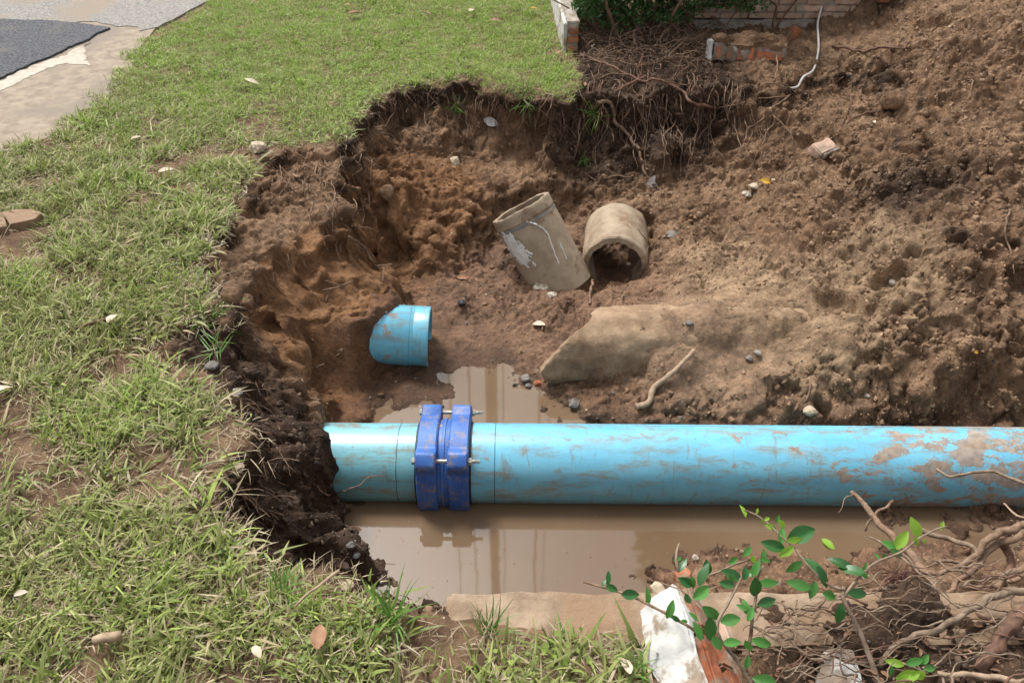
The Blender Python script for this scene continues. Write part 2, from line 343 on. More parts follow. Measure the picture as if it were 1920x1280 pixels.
dark = np.maximum(dark, inpit * sstep(-.15, -.05, Z) * sstep(.12, .35, slope) * .9)
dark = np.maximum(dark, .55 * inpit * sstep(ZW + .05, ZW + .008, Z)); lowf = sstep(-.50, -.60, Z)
wet = np.clip(lowf * 1.1 + .75 * dxw(1050,560,-.53,.5) + .4 * dxw(1300,720,-.5,.4) + .3 * sstep(-.3, -.5, Z) + .25 * dark, 0, 1) * inpit
pale = np.clip(1.3 * dxw(1300,620,-.4,.34) + 1.1 * dxw(1520,600,-.33,.34) + .9 * dxw(1660,470,-.2,.26) + .8 * dxw(1350,470,-.38,.25) + .6 * dxw(1500,330,-.25,.15) + .5 * dxw(1850,550,-.1,.3) + .4 * dxw(1800,120,.15,.5) + .5 * dxw(1560,110,0,.3), 0, 1) * inpit
smooth_ = np.clip(1.0 * dxw(760,700,-.6,.34) + .9 * dxw(900,660,-.6,.25) + 1.0 * dxw(1280,620,-.42,.34) + .95 * dxw(1450,600,-.38,.30) + 1.0 * dxw(590,520,-.28,.28) + 1.0 * dxw(620,650,-.45,.26) + .5 * dxw(760,440,-.42,.25), 0, 1)
amp = inpit * (1 - .78 * smooth_) * np.where(Z < ZW - .03, .3, 1)
rough_mound = inpit * np.clip(dxw(1750,400,-.1,1.0) + dxw(1800,120,.15,1.1) + .8 * dxw(1500,740,-.5,.5) + .8 * dxw(560,930,-.3,.5), 0, 1)
D = .028 * fbm(X, Y, Z, 3.2, 3, 40) * inpit * (1 - .6 * lowf)
D += amp * (.026 * fbm(X, Y, Z, 9, 4, 60))
rdg = 1 - np.abs(fbm(X, Y, Z, 7, 3, 80)) * 2.2
D -= amp * .016 * np.clip(rdg, 0, 1) ** 3
w1 = worley(X + .03 * vnoise(X * 20, Y * 20, Z * 20, 9), Y, Z, 17, 3); w2 = worley(X, Y + .02 * vnoise(X * 30, Y * 30, Z * 30, 9), Z, 42, 5)
clod = sstep(-.15, .35, fbm(X, Y, Z, 2.4, 3, 90)) * .75 + .25 + .5 * rough_mound
D += amp * clod * (.040 * (np.clip(.62 - w1, 0, 1)) + .020 * np.clip(.6 - w2, 0, 1))
w3 = worley(X + .05 * vnoise(X * 12, Y * 12, Z * 12, 19), Y + .05 * vnoise(X * 12, Y * 12, Z * 12, 29), Z, 8.5, 7); D += amp * clod * .055 * np.clip(.6 - w3, 0, 1) * (.3 + rough_mound)
stp = inpit * sstep(.12, .4, slope)
D += stp * (.035 * np.exp(-((Z + .035) / .035) ** 2) - .040 * np.exp(-((Z + .17) / .07) ** 2))
D += stp * (1 - .80 * smooth_) * (.060 * fbm(X, Y, Z * .6, 4.5, 3, 210) - .035 * np.clip(1 - np.abs(fbm(X, Y, Z * .5, 5.5, 2, 220)) * 3.5, 0, 1) ** 2 + .030 * np.clip(.62 - worley(X, Y, Z * 1.3, 12, 23), 0, 1))
D += (amp + .1 * inpit) * .008 * fbm(X, Y, Z, 60, 2, 110)
# vertical erosion ribs on the sandy left face
D += inpit * orange * .034 * fbm(X, Y, Z * .15, 9, 3, 130)
# lawn micro relief
lawnm = (1 - inpit)
D += lawnm * (.014 * fbm(X, Y, Z, 2.2, 3, 150) + .005 * fbm(X, Y, Z, 14, 3, 160)) * (~onroad)
crk = np.abs(fbm(X, Y, Z, 5, 4, 230)); D -= amp * .022 * np.clip(1 - crk / .045, 0, 1) * (.4 + clod)
D = np.where(onroad, D - .012 * sstep(0, -.1, sdr), D)
def dent(u, v, z, ang, a, b, depth, rimh=.012):
    c = W(u, v, z); dx, dy = X - c.x, Y - c.y; ca, sa = math.cos(R(ang)), math.sin(R(ang))
    r = np.sqrt(((dx * ca + dy * sa) / a) ** 2 + ((-dx * sa + dy * ca) / b) ** 2)
    return -depth * sstep(1.05, .6, r) + rimh * np.exp(-((r - 1.2) / .2) ** 2)
D += dent(1585,555,-.28,-52,.14,.055,.05,.012) + dent(1680,515,-.22,8,.11,.045,.045,.012) + dent(1490,570,-.33,-30,.10,.05,.03,.004) + dent(1735,65,.15,-30,.10,.07,.04,0)
slab_zone = (X > SLX0 - .04) & (X < SLX1 + .02) & (Y > .99) & (Y < 1.24)
D = np.where(slab_zone, D * np.where(X > .55, .9, .15), D)
hol = .13 * dxw(-.0 + 715,500,-.48,.12) + .06 * dxw(600,720,-.5,.06) + .05 * dxw(625,470,-.22,.05) + .05 * dxw(915,222,-.14,.06)
PX, PY, PZ = X + NR[..., 0] * (D - hol), Y + NR[..., 1] * (D - hol), Z + NR[..., 2] * (D - hol)
PZ = np.where((X**2 + Y**2) > 900, PZ - .0, PZ)
_m = W(1153, 500, -.50); _dx, _dy = PX - _m.x - .12 * (PY - _m.y), PY - _m.y
_in = (np.abs(_dx) < .135) & (_dy > -.03) & (_dy < .31); _flr = -.60 + .6 * np.clip(_dy - .12, 0, 1) + .25 * np.clip(np.abs(_dx) - .06, 0, 1)
PZ = np.where(_in, np.minimum(PZ, _flr + .006 * fbm(X, Y, Z * 0, 30, 3, 170)), PZ)
_a, _b = W(806, 631, -.505), W(600, 619, -.471); _d = (_b - _a).normalized()      # the sand that swallows the cut stub
_s = (PX - _a.x) * _d.x + (PY - _a.y) * _d.y; _t = (PX - _a.x) * _d.y - (PY - _a.y) * _d.x; _t = np.where(_d.x < 0, _t, -_t)
_s0 = .085 + .13 * np.clip(-_t / .134, 0, 1.2) + .018 * fbm(PX, PY, PZ, 14, 3, 175); _cov = sstep(-.01, .07, _s - _s0) * sstep(-.30, -.10, _t) * sstep(.75, .6, _s) * sstep(.32, .1, _t)
PZ = np.maximum(PZ, -.61 + .285 * _cov + (.022 * fbm(PX, PY, PZ, 13, 4, 176)) * _cov - 1.0 * (_cov < .002))
_a, _b = W(1030, 650, -.520), W(1480, 636, -.545); _d = (_b - _a).normalized(); _s = (PX - _a.x) * _d.x + (PY - _a.y) * _d.y; _t = (PX - _a.x) * _d.y - (PY - _a.y) * _d.x
_cy = _a.z + _d.z * _s + np.sqrt(np.clip(.168 ** 2 - _t * _t, 0, 1)) ; _m = (np.abs(_t) < .167) * sstep(1.5, 1.15, _s)
_cy = _cy - .010 + .026 * sstep(.30, .75, _s) * _m + (.006 + .022 * sstep(.5, .9, _s)) * fbm(PX, PY, PZ, 9, 4, 181) - .5 * (1 - sstep(.10, .16, _s)) - .25 * sstep(.95, 1.5, _s)
PZ = np.where(np.abs(_t) < .167, np.maximum(PZ, _cy), PZ)
_sk = _a.z + .118 - (np.abs(_t) - .10) * .78 + .018 * fbm(PX, PY, PZ, 8, 4, 182) - .5 * (1 - sstep(.22, .42, _s)) - .30 * sstep(.9, 1.5, _s)
PZ = np.where((np.abs(_t) > .10) & (np.abs(_t) < .42), np.maximum(PZ, np.maximum(_sk, -2)), PZ)
V = np.stack([PX, PY, PZ], -1).reshape(-1, 3)
idx = np.arange(ny * nx).reshape(ny, nx)
Q = np.stack([idx[:-1, :-1], idx[:-1, 1:], idx[1:, 1:], idx[1:, :-1]], -1).reshape(-1, 4)
gm = np_mesh('ground', V, Q)
for nm, A in (('orange', orange), ('dark', dark), ('wet', wet), ('lawn', lawnm), ('pale', pale)):
    a = gm.attributes.new(nm, 'FLOAT', 'POINT'); a.data.foreach_set('value', A.astype(np.float32).ravel())
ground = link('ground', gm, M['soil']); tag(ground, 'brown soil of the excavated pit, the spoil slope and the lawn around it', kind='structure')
bpy.context.view_layer.update()
def P(u, v, lift=0.0):                  # the spot of the ground seen at (u, v)
    d = raydir(u, v).normalized(); ok, loc, n, i = ground.ray_cast(Vector((0, 0, CAMH)), d)
    return (loc + n * lift) if ok else W(u, v, 0)
def PN(u, v):
    d = raydir(u, v).normalized(); ok, loc, n, i = ground.ray_cast(Vector((0, 0, CAMH)), d)
    return (loc, n) if ok else (W(u, v, 0), Vector((0, 0, 1)))
def H(x, y, top=1.5):
    ok, loc, n, i = ground.ray_cast(Vector((x, y, top)), Vector((0, 0, -1))); return loc.z if ok else 0.0

#@@OBJECTS
# ------------------------------------------------------------------ more materials
def part(name, me, mat, root):
    o = link(name, me, mat); o.parent = root
    if root is not None:
        m = Matrix.Translation(root.location); q = root.parent
        o.matrix_parent_inverse = (Matrix.Translation(root_loc(root))).inverted()
    return o
def root_loc(o):
    return o.location if o.parent is None else Vector((0, 0, 0))
def sub(name, me, mat, parent_part):    # a sub-part of a part built in world coordinates
    o = link(name, me, mat); o.parent = parent_part; return o

def blue_pipe_material(name, c1, c2, film, amount):
    m, nt, p = newmat(name); n = N(nt); v = coords(n, False)
    mp = n('Mapping', {'Vector': v, 'Scale': (3.2, 11, 11)}).outputs[0]
    mp2 = n('Mapping', {'Vector': v, 'Scale': (34, 9, 9), 'Rotation': (0, .5, .3)}).outputs[0]
    xyz = n('SeparateXYZ', {0: v}).outputs
    col = n.mix(n.ramp(n.noise(mp, 1.2, 5), .3, .7), c1, c2)
    f1 = n.ramp(n.noise(mp, 2.2, 9, .72, .4), .46, .66)                        # thin dirty film
    col = n.mix(n.math('MULTIPLY', f1, film), col, (.22, .19, .125))
    scr = n.ramp(n.noise(n('Mapping', {'Vector': v, 'Scale': (2.5, 70, 70)}).outputs[0], 2.0, 7, .8), .58, .68); col = n.mix(n.math('MULTIPLY', scr, .35), col, (.13, .20, .21))
    f2 = n.ramp(n.noise(mp2, 1.0, 9, .78, .6), .53, .66)                        # rubbed streaks
    col = n.mix(n.math('MULTIPLY', f2, .55 * amount), col, (.20, .155, .10))
    right = n('MapRange', {'Value': xyz[0], 'From Min': .9, 'From Max': 1.5}).outputs[0]
    thr = n.math('SUBTRACT', .610, n.math('MULTIPLY', right, .125))
    f3n = n.noise(n('Mapping', {'Vector': v, 'Scale': (5, 8, 8), 'Rotation': (.2, .6, .5)}).outputs[0], 1.7, 10, .74, .3)
    f3 = n('MapRange', {'Value': n.math('SUBTRACT', f3n, thr), 'From Min': 0.0, 'From Max': .02}).outputs[0]
    spl = n.noise(v, 60, 6, .7); f4 = n.ramp(spl, .66, .69)                       # splashes
    band = n.math('MULTIPLY', n('MapRange', {'Value': xyz[2], 'From Min': ZW + .045, 'From Max': ZW + .012}).outputs[0], n.ramp(n.noise(mp, 5, 8, .7), .35, .62))
    mud = n.math('MAXIMUM', n.math('MAXIMUM', f3, n.math('MULTIPLY', f4, .8)), n.math('MULTIPLY', band, .6))
    mud = n.math('MINIMUM', n.math('MULTIPLY', mud, amount), 1.0)
    mc = n.mix(n.ramp(n.noise(v, 45, 6), .3, .7), (.21, .125, .07), (.36, .245, .16))
    col = n.mix(n.math('MULTIPLY', mud, .85), col, mc)
    nt.links.new(col, p.inputs['Base Color'])
    p.inputs['Specular IOR Level'].default_value = .7
    nt.links.new(n('MapRange', {'Value': mud, 'To Min': .30, 'To Max': .85}).outputs[0], p.inputs['Roughness'])
    hh = n.math('ADD', mud, n.math('MULTIPLY', n.noise(v, 90, 6, .7), .5))
    nt.links.new(n.bump(hh, .45, .002), p.inputs['Normal'])
    return m
M['pipe'] = blue_pipe_material('sky_blue_pipe', (.115, .40, .58), (.17, .49, .66), .75, 1.1)
M['pipe_old'] = blue_pipe_material('dirty_pale_blue_pipe', (.14, .40, .50), (.20, .50, .57), .85, 1.0)
M['pipe_stub'] = blue_pipe_material('cyan_pipe', (.10, .38, .54), (.15, .46, .60), .6, 1.35)
def coupling_material():
    m, nt, p = newmat('blue_painted_iron'); n = N(nt); v = coords(n, False)
    col = n.mix(n.ramp(n.noise(v, 9, 6), .3, .7), (.022, .085, .34), (.04, .15, .46))
    col = n.mix(n.math('MULTIPLY', n.ramp(n.noise(v, 26, 9, .75), .50, .62), .75), col, (.19, .16, .15))
    col = n.mix(n.ramp(n.noise(v, 34, 8, .72), .60, .64), col, (.34, .22, .14))
    nt.links.new(col, p.inputs['Base Color']); p.inputs['Roughness'].default_value = .48
    nt.links.new(n.bump(n.noise(v, 130, 6, .7), .5, .0025), p.inputs['Normal']); return m
M['iron'] = coupling_material()
M['bolt'] = simple('grey_zinc_steel', (.30, .30, .28), (.46, .44, .40), 90, .45, .3, .001, world=True); M['bolt'].node_tree.nodes['Principled BSDF'].inputs['Metallic'].default_value = .35
M['rubber'] = simple('dark_seal', (.02, .022, .028), (.04, .045, .05), 60, .6, world=True)
M['seam'] = simple('dark_mark', (.02, .05, .08), (.04, .09, .13), 60, .6, world=True)
M['concrete'] = simple('muddy_concrete', (.23, .172, .115), (.36, .285, .205), 11, .85, .7, .004, (.20, .125, .075), 5, (.5, .62), 8, True)
M['mudpipe'] = simple('mud_caked_concrete', (.235, .155, .095), (.37, .26, .165), 16, .9, 1.0, .006, (.19, .118, .07), 5, (.46, .64), 9, True)
M['asbestos'] = simple('stained_fibre_cement', (.27, .205, .135), (.40, .325, .235), 14, .8, .5, .002, (.20, .13, .08), 7, (.52, .64), 8, True)
M['white_scrape'] = simple('white_scale', (.55, .54, .50), (.72, .71, .68), 40, .8, .4, .002, world=True)
M['footing'] = simple('footing_concrete', (.20, .14, .092), (.36, .265, .185), 14, .9, 1.0, .006, (.24, .155, .095), 5, (.42, .62), 9, True)
M['plaster'] = simple('white_plaster', (.44, .43, .40), (.58, .57, .545), 7, .85, .9, .006, (.27, .21, .155), 9, (.49, .60), 10, True)
M['mortar'] = simple('grey_mortar', (.24, .21, .175), (.38, .34, .29), 25, .9, .8, .005, (.20, .12, .075), 8, (.5, .64), 8, True)
M['brick'] = simple('orange_brick', (.27, .085, .038), (.42, .145, .07), 22, .9, .9, .006, (.23, .155, .105), 13, (.44, .56), 8, True, rnd=.25)
M['brick_dull'] = simple('dusty_brick', (.40, .25, .18), (.56, .40, .31), 18, .9, .6, .004, (.34, .27, .20), 12, (.48, .62), 8, True, rnd=.2)
M['asphalt_old'] = simple('old_asphalt', (.15, .14, .13), (.38, .36, .33), 80, .9, 1.0, .008, (.29, .235, .18), 1.8, (.45, .65), 9, True)
M['asphalt_new'] = simple('dark_asphalt', (.035, .037, .045), (.17, .172, .185), 75, .9, 1.0, .012, (.17, .155, .135), 3.0, (.54, .72), 9, True)
M['apron'] = simple('sandy_concrete', (.19, .15, .11), (.31, .255, .19), 14, .9, .6, .003, (.20, .165, .13), 2.0, (.45, .62), 9, True)
M['edge'] = simple('pale_cement', (.36, .31, .25), (.48, .43, .36), 30, .9, .7, .004, (.28, .22, .16), 4, (.5, .66), 9, True)
M['root'] = simple('pale_brown_root', (.13, .078, .048), (.27, .175, .115), 45, .85, .8, .003, (.10, .06, .038), 20, (.5, .68), 7, True)
M['root_grey'] = simple('grey_brown_branch', (.15, .105, .070), (.27, .20, .14), 45, .85, .8, .003, (.10, .06, .038), 20, (.55, .7), 7, True)
M['root_red'] = simple('red_brown_root', (.10, .055, .036), (.20, .105, .068), 45, .85, .8, .003, (.08, .045, .03), 20, (.5, .68), 7, True)
M['stick'] = simple('bare_stick', (.26, .175, .115), (.38, .28, .19), 45, .85, .7, .003, world=True)
M['stone'] = simple('grey_stone', (.10, .088, .078), (.20, .18, .16), 30, .8, .5, .003, world=True, rnd=.35)
M['stone_tan'] = simple('tan_stone', (.36, .28, .19), (.46, .38, .28), 30, .8, .5, .003, world=True)
M['stone_pale'] = simple('pale_stone', (.30, .26, .20), (.46, .42, .35), 40, .85, .8, .004, (.22, .15, .10), 60, (.5, .6), 6, True)
M['stone_black'] = simple('black_stone', (.018, .018, .02), (.04, .04, .042), 30, .6, .5, .003, world=True)
M['dryleaf'] = simple('dry_brown_leaf', (.22, .11, .06), (.32, .185, .11), 40, .75, .6, .003, world=True)
M['paleleaf'] = simple('pale_dead_leaf', (.42, .34, .25), (.56, .48, .38), 40, .75, .6, .003, world=True)
M['yellowleaf'] = simple('yellow_leaf', (.55, .30, .03), (.62, .38, .06), 30, .6, .4, .002, (.20, .07, .02), 30, (.6, .66), 5, True)
M['plastic_scrap'] = simple('crumpled_pale_plastic', (.45, .44, .43), (.62, .61, .60), 60, .35, .5, .004, world=True)
M['wire'] = simple('white_cable', (.48, .46, .43), (.62, .60, .57), 30, .45, .1, .001, world=True)
def leafmat(name, a, b, rough=.35, tr=.3, rnd=.2):
    m, nt, p = newmat(name); n = N(nt); v = coords(n, False)
    r = n('ObjectInfo').outputs['Random']
    col = n.mix(n.noise(v, 45, 4), a, b)
    col = n.mix(n.math('MULTIPLY', n.ramp(n.noise(v, 130, 5, .7), .60, .68), .6), col, (.16, .12, .06))
    col = n('HueSaturation', {'Color': col, 'Value': n('MapRange', {'Value': r, 'To Min': 1 - rnd, 'To Max': 1 + rnd}).outputs[0]}).outputs[0]
    nt.links.new(col, p.inputs['Base Color']); p.inputs['Roughness'].default_value = rough
    t = n('BsdfTranslucent', {'Color': col}); mx = n('MixShader', {0: tr, 1: p.outputs[0], 2: t.outputs[0]})
    nt.links.new(mx.outputs[0], nt.nodes['Material Output'].inputs['Surface']); return m
M['leaf_dark'] = leafmat('glossy_dark_green_leaf', (.022, .10, .022), (.045, .16, .035))
M['leaf_mid'] = leafmat('mid_green_leaf', (.055, .19, .035), (.09, .27, .05))
M['leaf_bright'] = leafmat('bright_yellow_green_leaf', (.20, .40, .03), (.32, .52, .06), .5, .4)
M['hedge_leaf'] = leafmat('hedge_leaf', (.03, .095, .02), (.085, .19, .04), .5, .3)

# ------------------------------------------------------------------ road, patch, apron
def sheet(name, poly, z, mat, thick=.03, jag=0.0, step=.06, label=None, kind='structure'):
    pts = []; n = len(poly)
    for i in range(n):
        a, b = Vector(poly[i]), Vector(poly[(i + 1) % n]); L = (b - a).length
        k = max(1, min(90, int(L / step))) if jag else 1
        for j in range(k):
            p = a + (b - a) * j / k; p3 = (p.x * 5, p.y * 5)
            if jag and L < 12: p += Vector((float(vnoise(np.array(p3[0]), np.array(p3[1]), np.array(.5), 2)), float(vnoise(np.array(p3[0]), np.array(p3[1]), np.array(4.5), 2)))) * jag + Vector((random.uniform(-1, 1), random.uniform(-1, 1))) * jag * .25
            pts.append(p)
    m = len(pts); bm = bmesh.new()
    top = [bm.verts.new((p.x, p.y, z)) for p in pts]; bot = [bm.verts.new((p.x, p.y, z - thick)) for p in pts]
    bm.faces.new(top)
    for i in range(m): bm.faces.new((top[i], bot[i], bot[(i + 1) % m], top[(i + 1) % m]))
    bmesh.ops.recalc_face_normals(bm, faces=bm.faces)
    me = bpy.data.meshes.new(name); bm.to_mesh(me); bm.free()
    o = link(name, me, mat); tag(o, label, kind=kind); return o
sheet('pavement', [(-2.52,1.2),(-2.46,3.0),(-2.36,3.45),(-2.22,3.62),(-2.16,3.9),(-2.14,4.2),(-2.17,4.57),(-2.24,4.8),(-2.3,5.35),(-2.9,5.6),(-3.6,5.4),(-3.6,1.2)], .003, M['apron'], label='sandy concrete apron between the lawn and the dark asphalt')
sheet('road', [(-2.36,5.25),(-2.2,5.5),(-2.12,5.97),(-2.2,7.5),(-2.25,90),(-20,90),(-20,-20),(-3.55,-20),(-3.55,5.2),(-3.0,5.35),(-2.75,5.45)], .007, M['asphalt_old'], jag=.07, label='old pale grey asphalt road')
sheet('asphalt_patch', [(-2.56,5.30),(-2.80,4.5),(-2.9,4.2),(-3.0,3.2),(-3.1,-15),(-9,-15),(-9,5.6),(-4.4,5.52),(-3.0,5.45)], .016, M['asphalt_new'], jag=.028, step=.02, label='dark new asphalt patch at the upper left with a ragged edge')
sheet('cement_edge', [(-2.60,5.0),(-2.50,4.72),(-2.42,4.62),(-2.60,4.62),(-2.70,4.40),(-2.80,4.1),(-2.91,3.1),(-3.05,3.1),(-2.86,4.3)], .0055, M['edge'], jag=.06, step=.03, label='pale cement strip beside the dark asphalt patch')

# ------------------------------------------------------------------ muddy water
def water_material():
    m, nt, p = newmat('muddy_water'); n = N(nt); v = coords(n, False)
    col = n.mix(n.ramp(n.noise(v, 1.6, 5), .3, .7), (.125, .080, .046), (.155, .103, .063))
    sp = n('TexVoronoi', {'Vector': v, 'Scale': 28.0}); f = n.math('MULTIPLY', n.ramp(sp.outputs['Distance'], .05, .03), n.ramp(n('SeparateColor', {0: sp.outputs['Color']}).outputs[0], .8, .85))
    col = n.mix(n.math('MULTIPLY', f, .7), col, (.36, .32, .27))
    nt.links.new(col, p.inputs['Base Color']); p.inputs['Roughness'].default_value = .035; p.inputs['IOR'].default_value = 1.5; p.inputs['Specular IOR Level'].default_value = .62
    nt.links.new(n.bump(n.noise(v, 5, 3), .05, .004), p.inputs['Normal']); return m
M['water'] = water_material()
wpoly = [(-1.0,1.25),(4.3,1.25),(4.3,2.9),(.6,3.0),(.5,3.6),(-.75,3.6),(-1.1,2.6)]
o = sheet('water', wpoly, ZW, M['water'], thick=.004); tag(o, 'muddy brown water standing in the bottom of the pit', kind='structure')

# ------------------------------------------------------------------ lathe along an axis
def lathe(o_, d_, prof, seg=72, rf=None, closed=True, cut=None, seed=0):
    o_, d_ = Vector(o_), Vector(d_).normalized(); a = Vector((0, 0, 1)) - d_ * d_.z
    if a.length < .1: a = Vector((0, 1, 0)) - d_ * d_.y
    a.normalize(); b = d_.cross(a); V = []; F = []; n = len(prof)
    for i, (s, r) in enumerate(prof):
        for k in range(seg):
            an = 2 * math.pi * k / seg; rr = r if rf is None else rf(an, s, r); ss = s if cut is None else cut(an, s)
            V.append(o_ + d_ * ss + (a * math.cos(an) + b * math.sin(an)) * rr)
    m = n if closed else n - 1
    for i in range(m):
        for k in range(seg):
            j = (i + 1) % n; F.append((i * seg + k, i * seg + (k + 1) % seg, j * seg + (k + 1) % seg, j * seg + k))
    return V, F
def lathe_mesh(name, *a, **k):
    V, F = lathe(*a, **k); me = mesh(name, V, F)
    bm = bmesh.new(); bm.from_mesh(me); bmesh.ops.recalc_face_normals(bm, faces=bm.faces)
    for e in bm.edges:
        if len(e.link_faces) == 2 and e.calc_face_angle() > .6: e.smooth = False
    bm.to_mesh(me); bm.free(); return me
def ringprof(s0, s1, ro, ri, bv=.003):
    return [(s0, ri), (s0, ro - bv), (s0 + bv, ro), (s1 - bv, ro), (s1, ro - bv), (s1, ri)]

# the main pipeline
PZc = -.55; PR = .143
A_ = W(640, 866, PZc); B_ = W(1900, 876, PZc); pd = (B_ - A_).normalized()
def pu(u):                                # distance along the axis for an image column
    n = raydir(u, 868); t = (PZc - CAMH) / n.z; q = Vector((n.x * t, n.y * t, PZc)); return (q - A_).dot(pd)
# columns in the picture are read on the near, upper side of the pipe; correct for its radius
def ps(u): return pu(u) * (1 - .142 / 2.95)+ (-.0)
PO = A_.copy()
xs = lambda u: ((u - 960) / FPX * 2.82 - A_.x) / pd.x
pr_ = empty('water_pipe', (A_.x, A_.y, PZc), 'long sky blue plastic pipe lying across the flooded pit, joined by a dark blue coupling', 'pipe')
sL, sC0, sC1, sR = -.42, xs(783), xs(881), 2.9
part('pipe_section', lathe_mesh('old_section', PO, pd, [(sL, PR * .93), (sL, PR), (sC0 + .03, PR), (sC0 + .03, PR * .93)], seg=96), M['pipe_old'], pr_)['label'] = 'pale dirty blue pipe end left of the coupling'
part('pipe_section', lathe_mesh('new_section', PO, pd, [(xs(882), PR * .93), (xs(882), PR + .0015), (xs(883), PR + .003), (1.2, PR + .003), (sR, PR + .003), (sR, PR * .93)], seg=96), M['pipe'], pr_)['label'] = 'clean sky blue pipe right of the coupling'
part('spigot', lathe_mesh('spigot', PO, pd, [(xs(840), PR * .9), (xs(840), PR - .002), (xs(884), PR - .002), (xs(884), PR * .9)], seg=96), M['pipe_old'], pr_)
for u_, dr in ((928.5, .0034), (745.5, .0004)):
    s_ = xs(u_); part('depth_line', lathe_mesh('depth_line', PO, pd, [(s_ - .0012, PR - .01), (s_ - .0012, PR + dr), (s_ + .0012, PR + dr), (s_ + .0012, PR - .01)], seg=96), M['seam'], pr_)
cpl = empty('pipe_coupling', (A_.x + pd.x * xs(830), A_.y, PZc), 'dark blue painted iron coupling with two flange rings and long bolts on the blue pipe', 'coupling')
view_dir = (Vector((0, 0, CAMH)) - (A_ + pd * xs(830))); 
aa = Vector((0, 0, 1)) - pd * pd.z; aa.normalize(); bb = pd.cross(aa)
ph0 = math.atan2(view_dir.dot(bb), view_dir.dot(aa)) - .03
BOLT = [ph0 + k * math.pi / 2 for k in range(4)]
RB = .176
def ring_rf(an, s, r):
    e = 0
    for b_ in BOLT:
        d = abs((an - b_ + math.pi) % (2 * math.pi) - math.pi); e = max(e, 1 - sstep(.10, .27, d))
    flat = .004 * math.cos(4 * (an - BOLT[0] + math.pi / 4) * 1)
    return r if r < .15 else r + .032 * float(e) + .010 - flat
for (u0, u1, w) in ((783, 822, 0), (842.5, 881, 0)):
    s0, s1 = xs(u0), xs(u1)
    pf = [(s0, .146), (s0 + .002, .160), (s0 + .006, .166), (s1 - .006, .166), (s1 - .001, .161), (s1, .152), (s1 - .008, .149)]
    if u0 > 800: pf = [(s0 + .008, .149), (s0, .152), (s0 + .001, .161), (s0 + .006, .166), (s1 - .006, .166), (s1 - .002, .160), (s1, .146)]
    part('flange_ring', lathe_mesh('flange_ring', PO, pd, pf, seg=160, rf=ring_rf), M['iron'], cpl)
s0, s1 = xs(818), xs(847); sm = (s0 + s1) / 2
part('centre_sleeve', lathe_mesh('centre_sleeve', PO, pd, [(s0, .145), (s0, .158), (sm - .006, .160), (sm - .004, .164), (sm + .004, .164), (sm + .006, .160), (s1, .158), (s1, .145)], seg=96), M['iron'], cpl)
for s_ in (xs(783) - .006, xs(881) + .001):
    part('rubber_seal', lathe_mesh('rubber_seal', PO, pd, [(s_, .14), (s_, .150), (s_ + .006, .150), (s_ + .006, .14)], seg=96), M['rubber'], cpl)
for b_ in BOLT:
    c = PO + (aa * math.cos(b_) + bb * math.sin(b_)) * (RB + .008)
    bolt = part('bolt', lathe_mesh('bolt_shank', c, pd, [(xs(790), 0), (xs(790), .0068), (xs(892), .0068), (xs(893), .005), (xs(893), 0)], seg=14, closed=False), M['bolt'], cpl)
    hx = lambda s0, s1, r: lathe_mesh('hex', c, pd, [(s0, 0), (s0, r * .92), (s0 + .002, r), (s1 - .002, r), (s1, r * .92), (s1, 0)], seg=6, closed=False)
    h1 = hx(xs(783) - .010, xs(783) + .002, .0125); h2 = hx(xs(881) - .001, xs(881) + .012, .0125)
    for me_, nm in ((h1, 'bolt_head'), (h2, 'nut')):
        for p_ in me_.polygons: p_.use_smooth = False
        q = link(nm, me_, M['bolt']); q.parent = bolt
    # thread rings
    mb = MB()
    for k in range(11):
        s_ = xs(881) + .014 + k * .0024
        Vv, Ff = lathe(c, pd, [(s_, .0066), (s_ + .0008, .0078), (s_ + .0016, .0066)], seg=12, closed=False); mb.add(Vv, Ff)
    q = link('thread', mb.mesh('thread'), M['bolt']); q.parent = bolt

# the cut-off stub
S0 = W(806, 631, -.505); S1 = W(600, 619, -.471); sdv = (S1 - S0).normalized()
stub = empty('pipe_stub', S0, 'short cyan blue pipe stub with an open end sticking out of the sandy pit wall', 'pipe')
part('pipe_section', lathe_mesh('stub', S0, sdv, [(0, .116), (0, .126), (.003, .129), (.062, .129), (.065, .1275), (.068, .129), (.6, .129), (.6, .116)], seg=96), M['pipe_stub'], stub)
mb = MB(); Vv, Ff = lathe(S0, sdv, [(.078, .1275), (.0785, .1293), (.0795, .1293), (.080, .1275)], seg=96, closed=False); mb.add(Vv, Ff)
part('depth_line', mb.mesh('stub_line'), M['seam'], stub)

# concrete pipes
def rough_rf(seed, amp):
    def f(an, s, r): return r + amp * float(vnoise(np.array(an * 3.0), np.array(s * 14.0), np.array(seed + .3), 7))
    return f
right_, upc, tow = Vector((1, 0, 0)), Vector((0, st, ct)), Vector((0, -ct, st))
Cb = W(1046, 520, -.56); Cax = (right_ * -.485 + upc * .86 + tow * .24).normalized()
LT = .385
cp1 = empty('concrete_pipe', Cb, 'grey brown pipe piece with white scrapes, tilted upright near the back wall', 'pipe')
ro = .150
prof = [(-.06, ro - .02), (-.06, ro)] + [(s, ro) for s in np.linspace(0, LT - .075, 12)] + [(LT - .07, ro - .004), (LT - .055, ro - .004), (LT - .05, ro + .0012)] + [(s, ro + .0012) for s in np.linspace(LT - .045, LT - .004, 4)] + [(LT, ro - .001), (LT, ro - .014), (LT - .003, ro - .017)] + [(s, ro - .017) for s in np.linspace(LT - .02, 0, 8)]
part('pipe_shell', lathe_mesh('tilted_shell', Cb, Cax, prof, seg=90, rf=rough_rf(1, .0025), cut=lambda an, s: s + (.002 * math.sin(an * 5) + .001 * math.sin(an * 17) if s > LT - .03 else 0)), M['asbestos'], cp1)
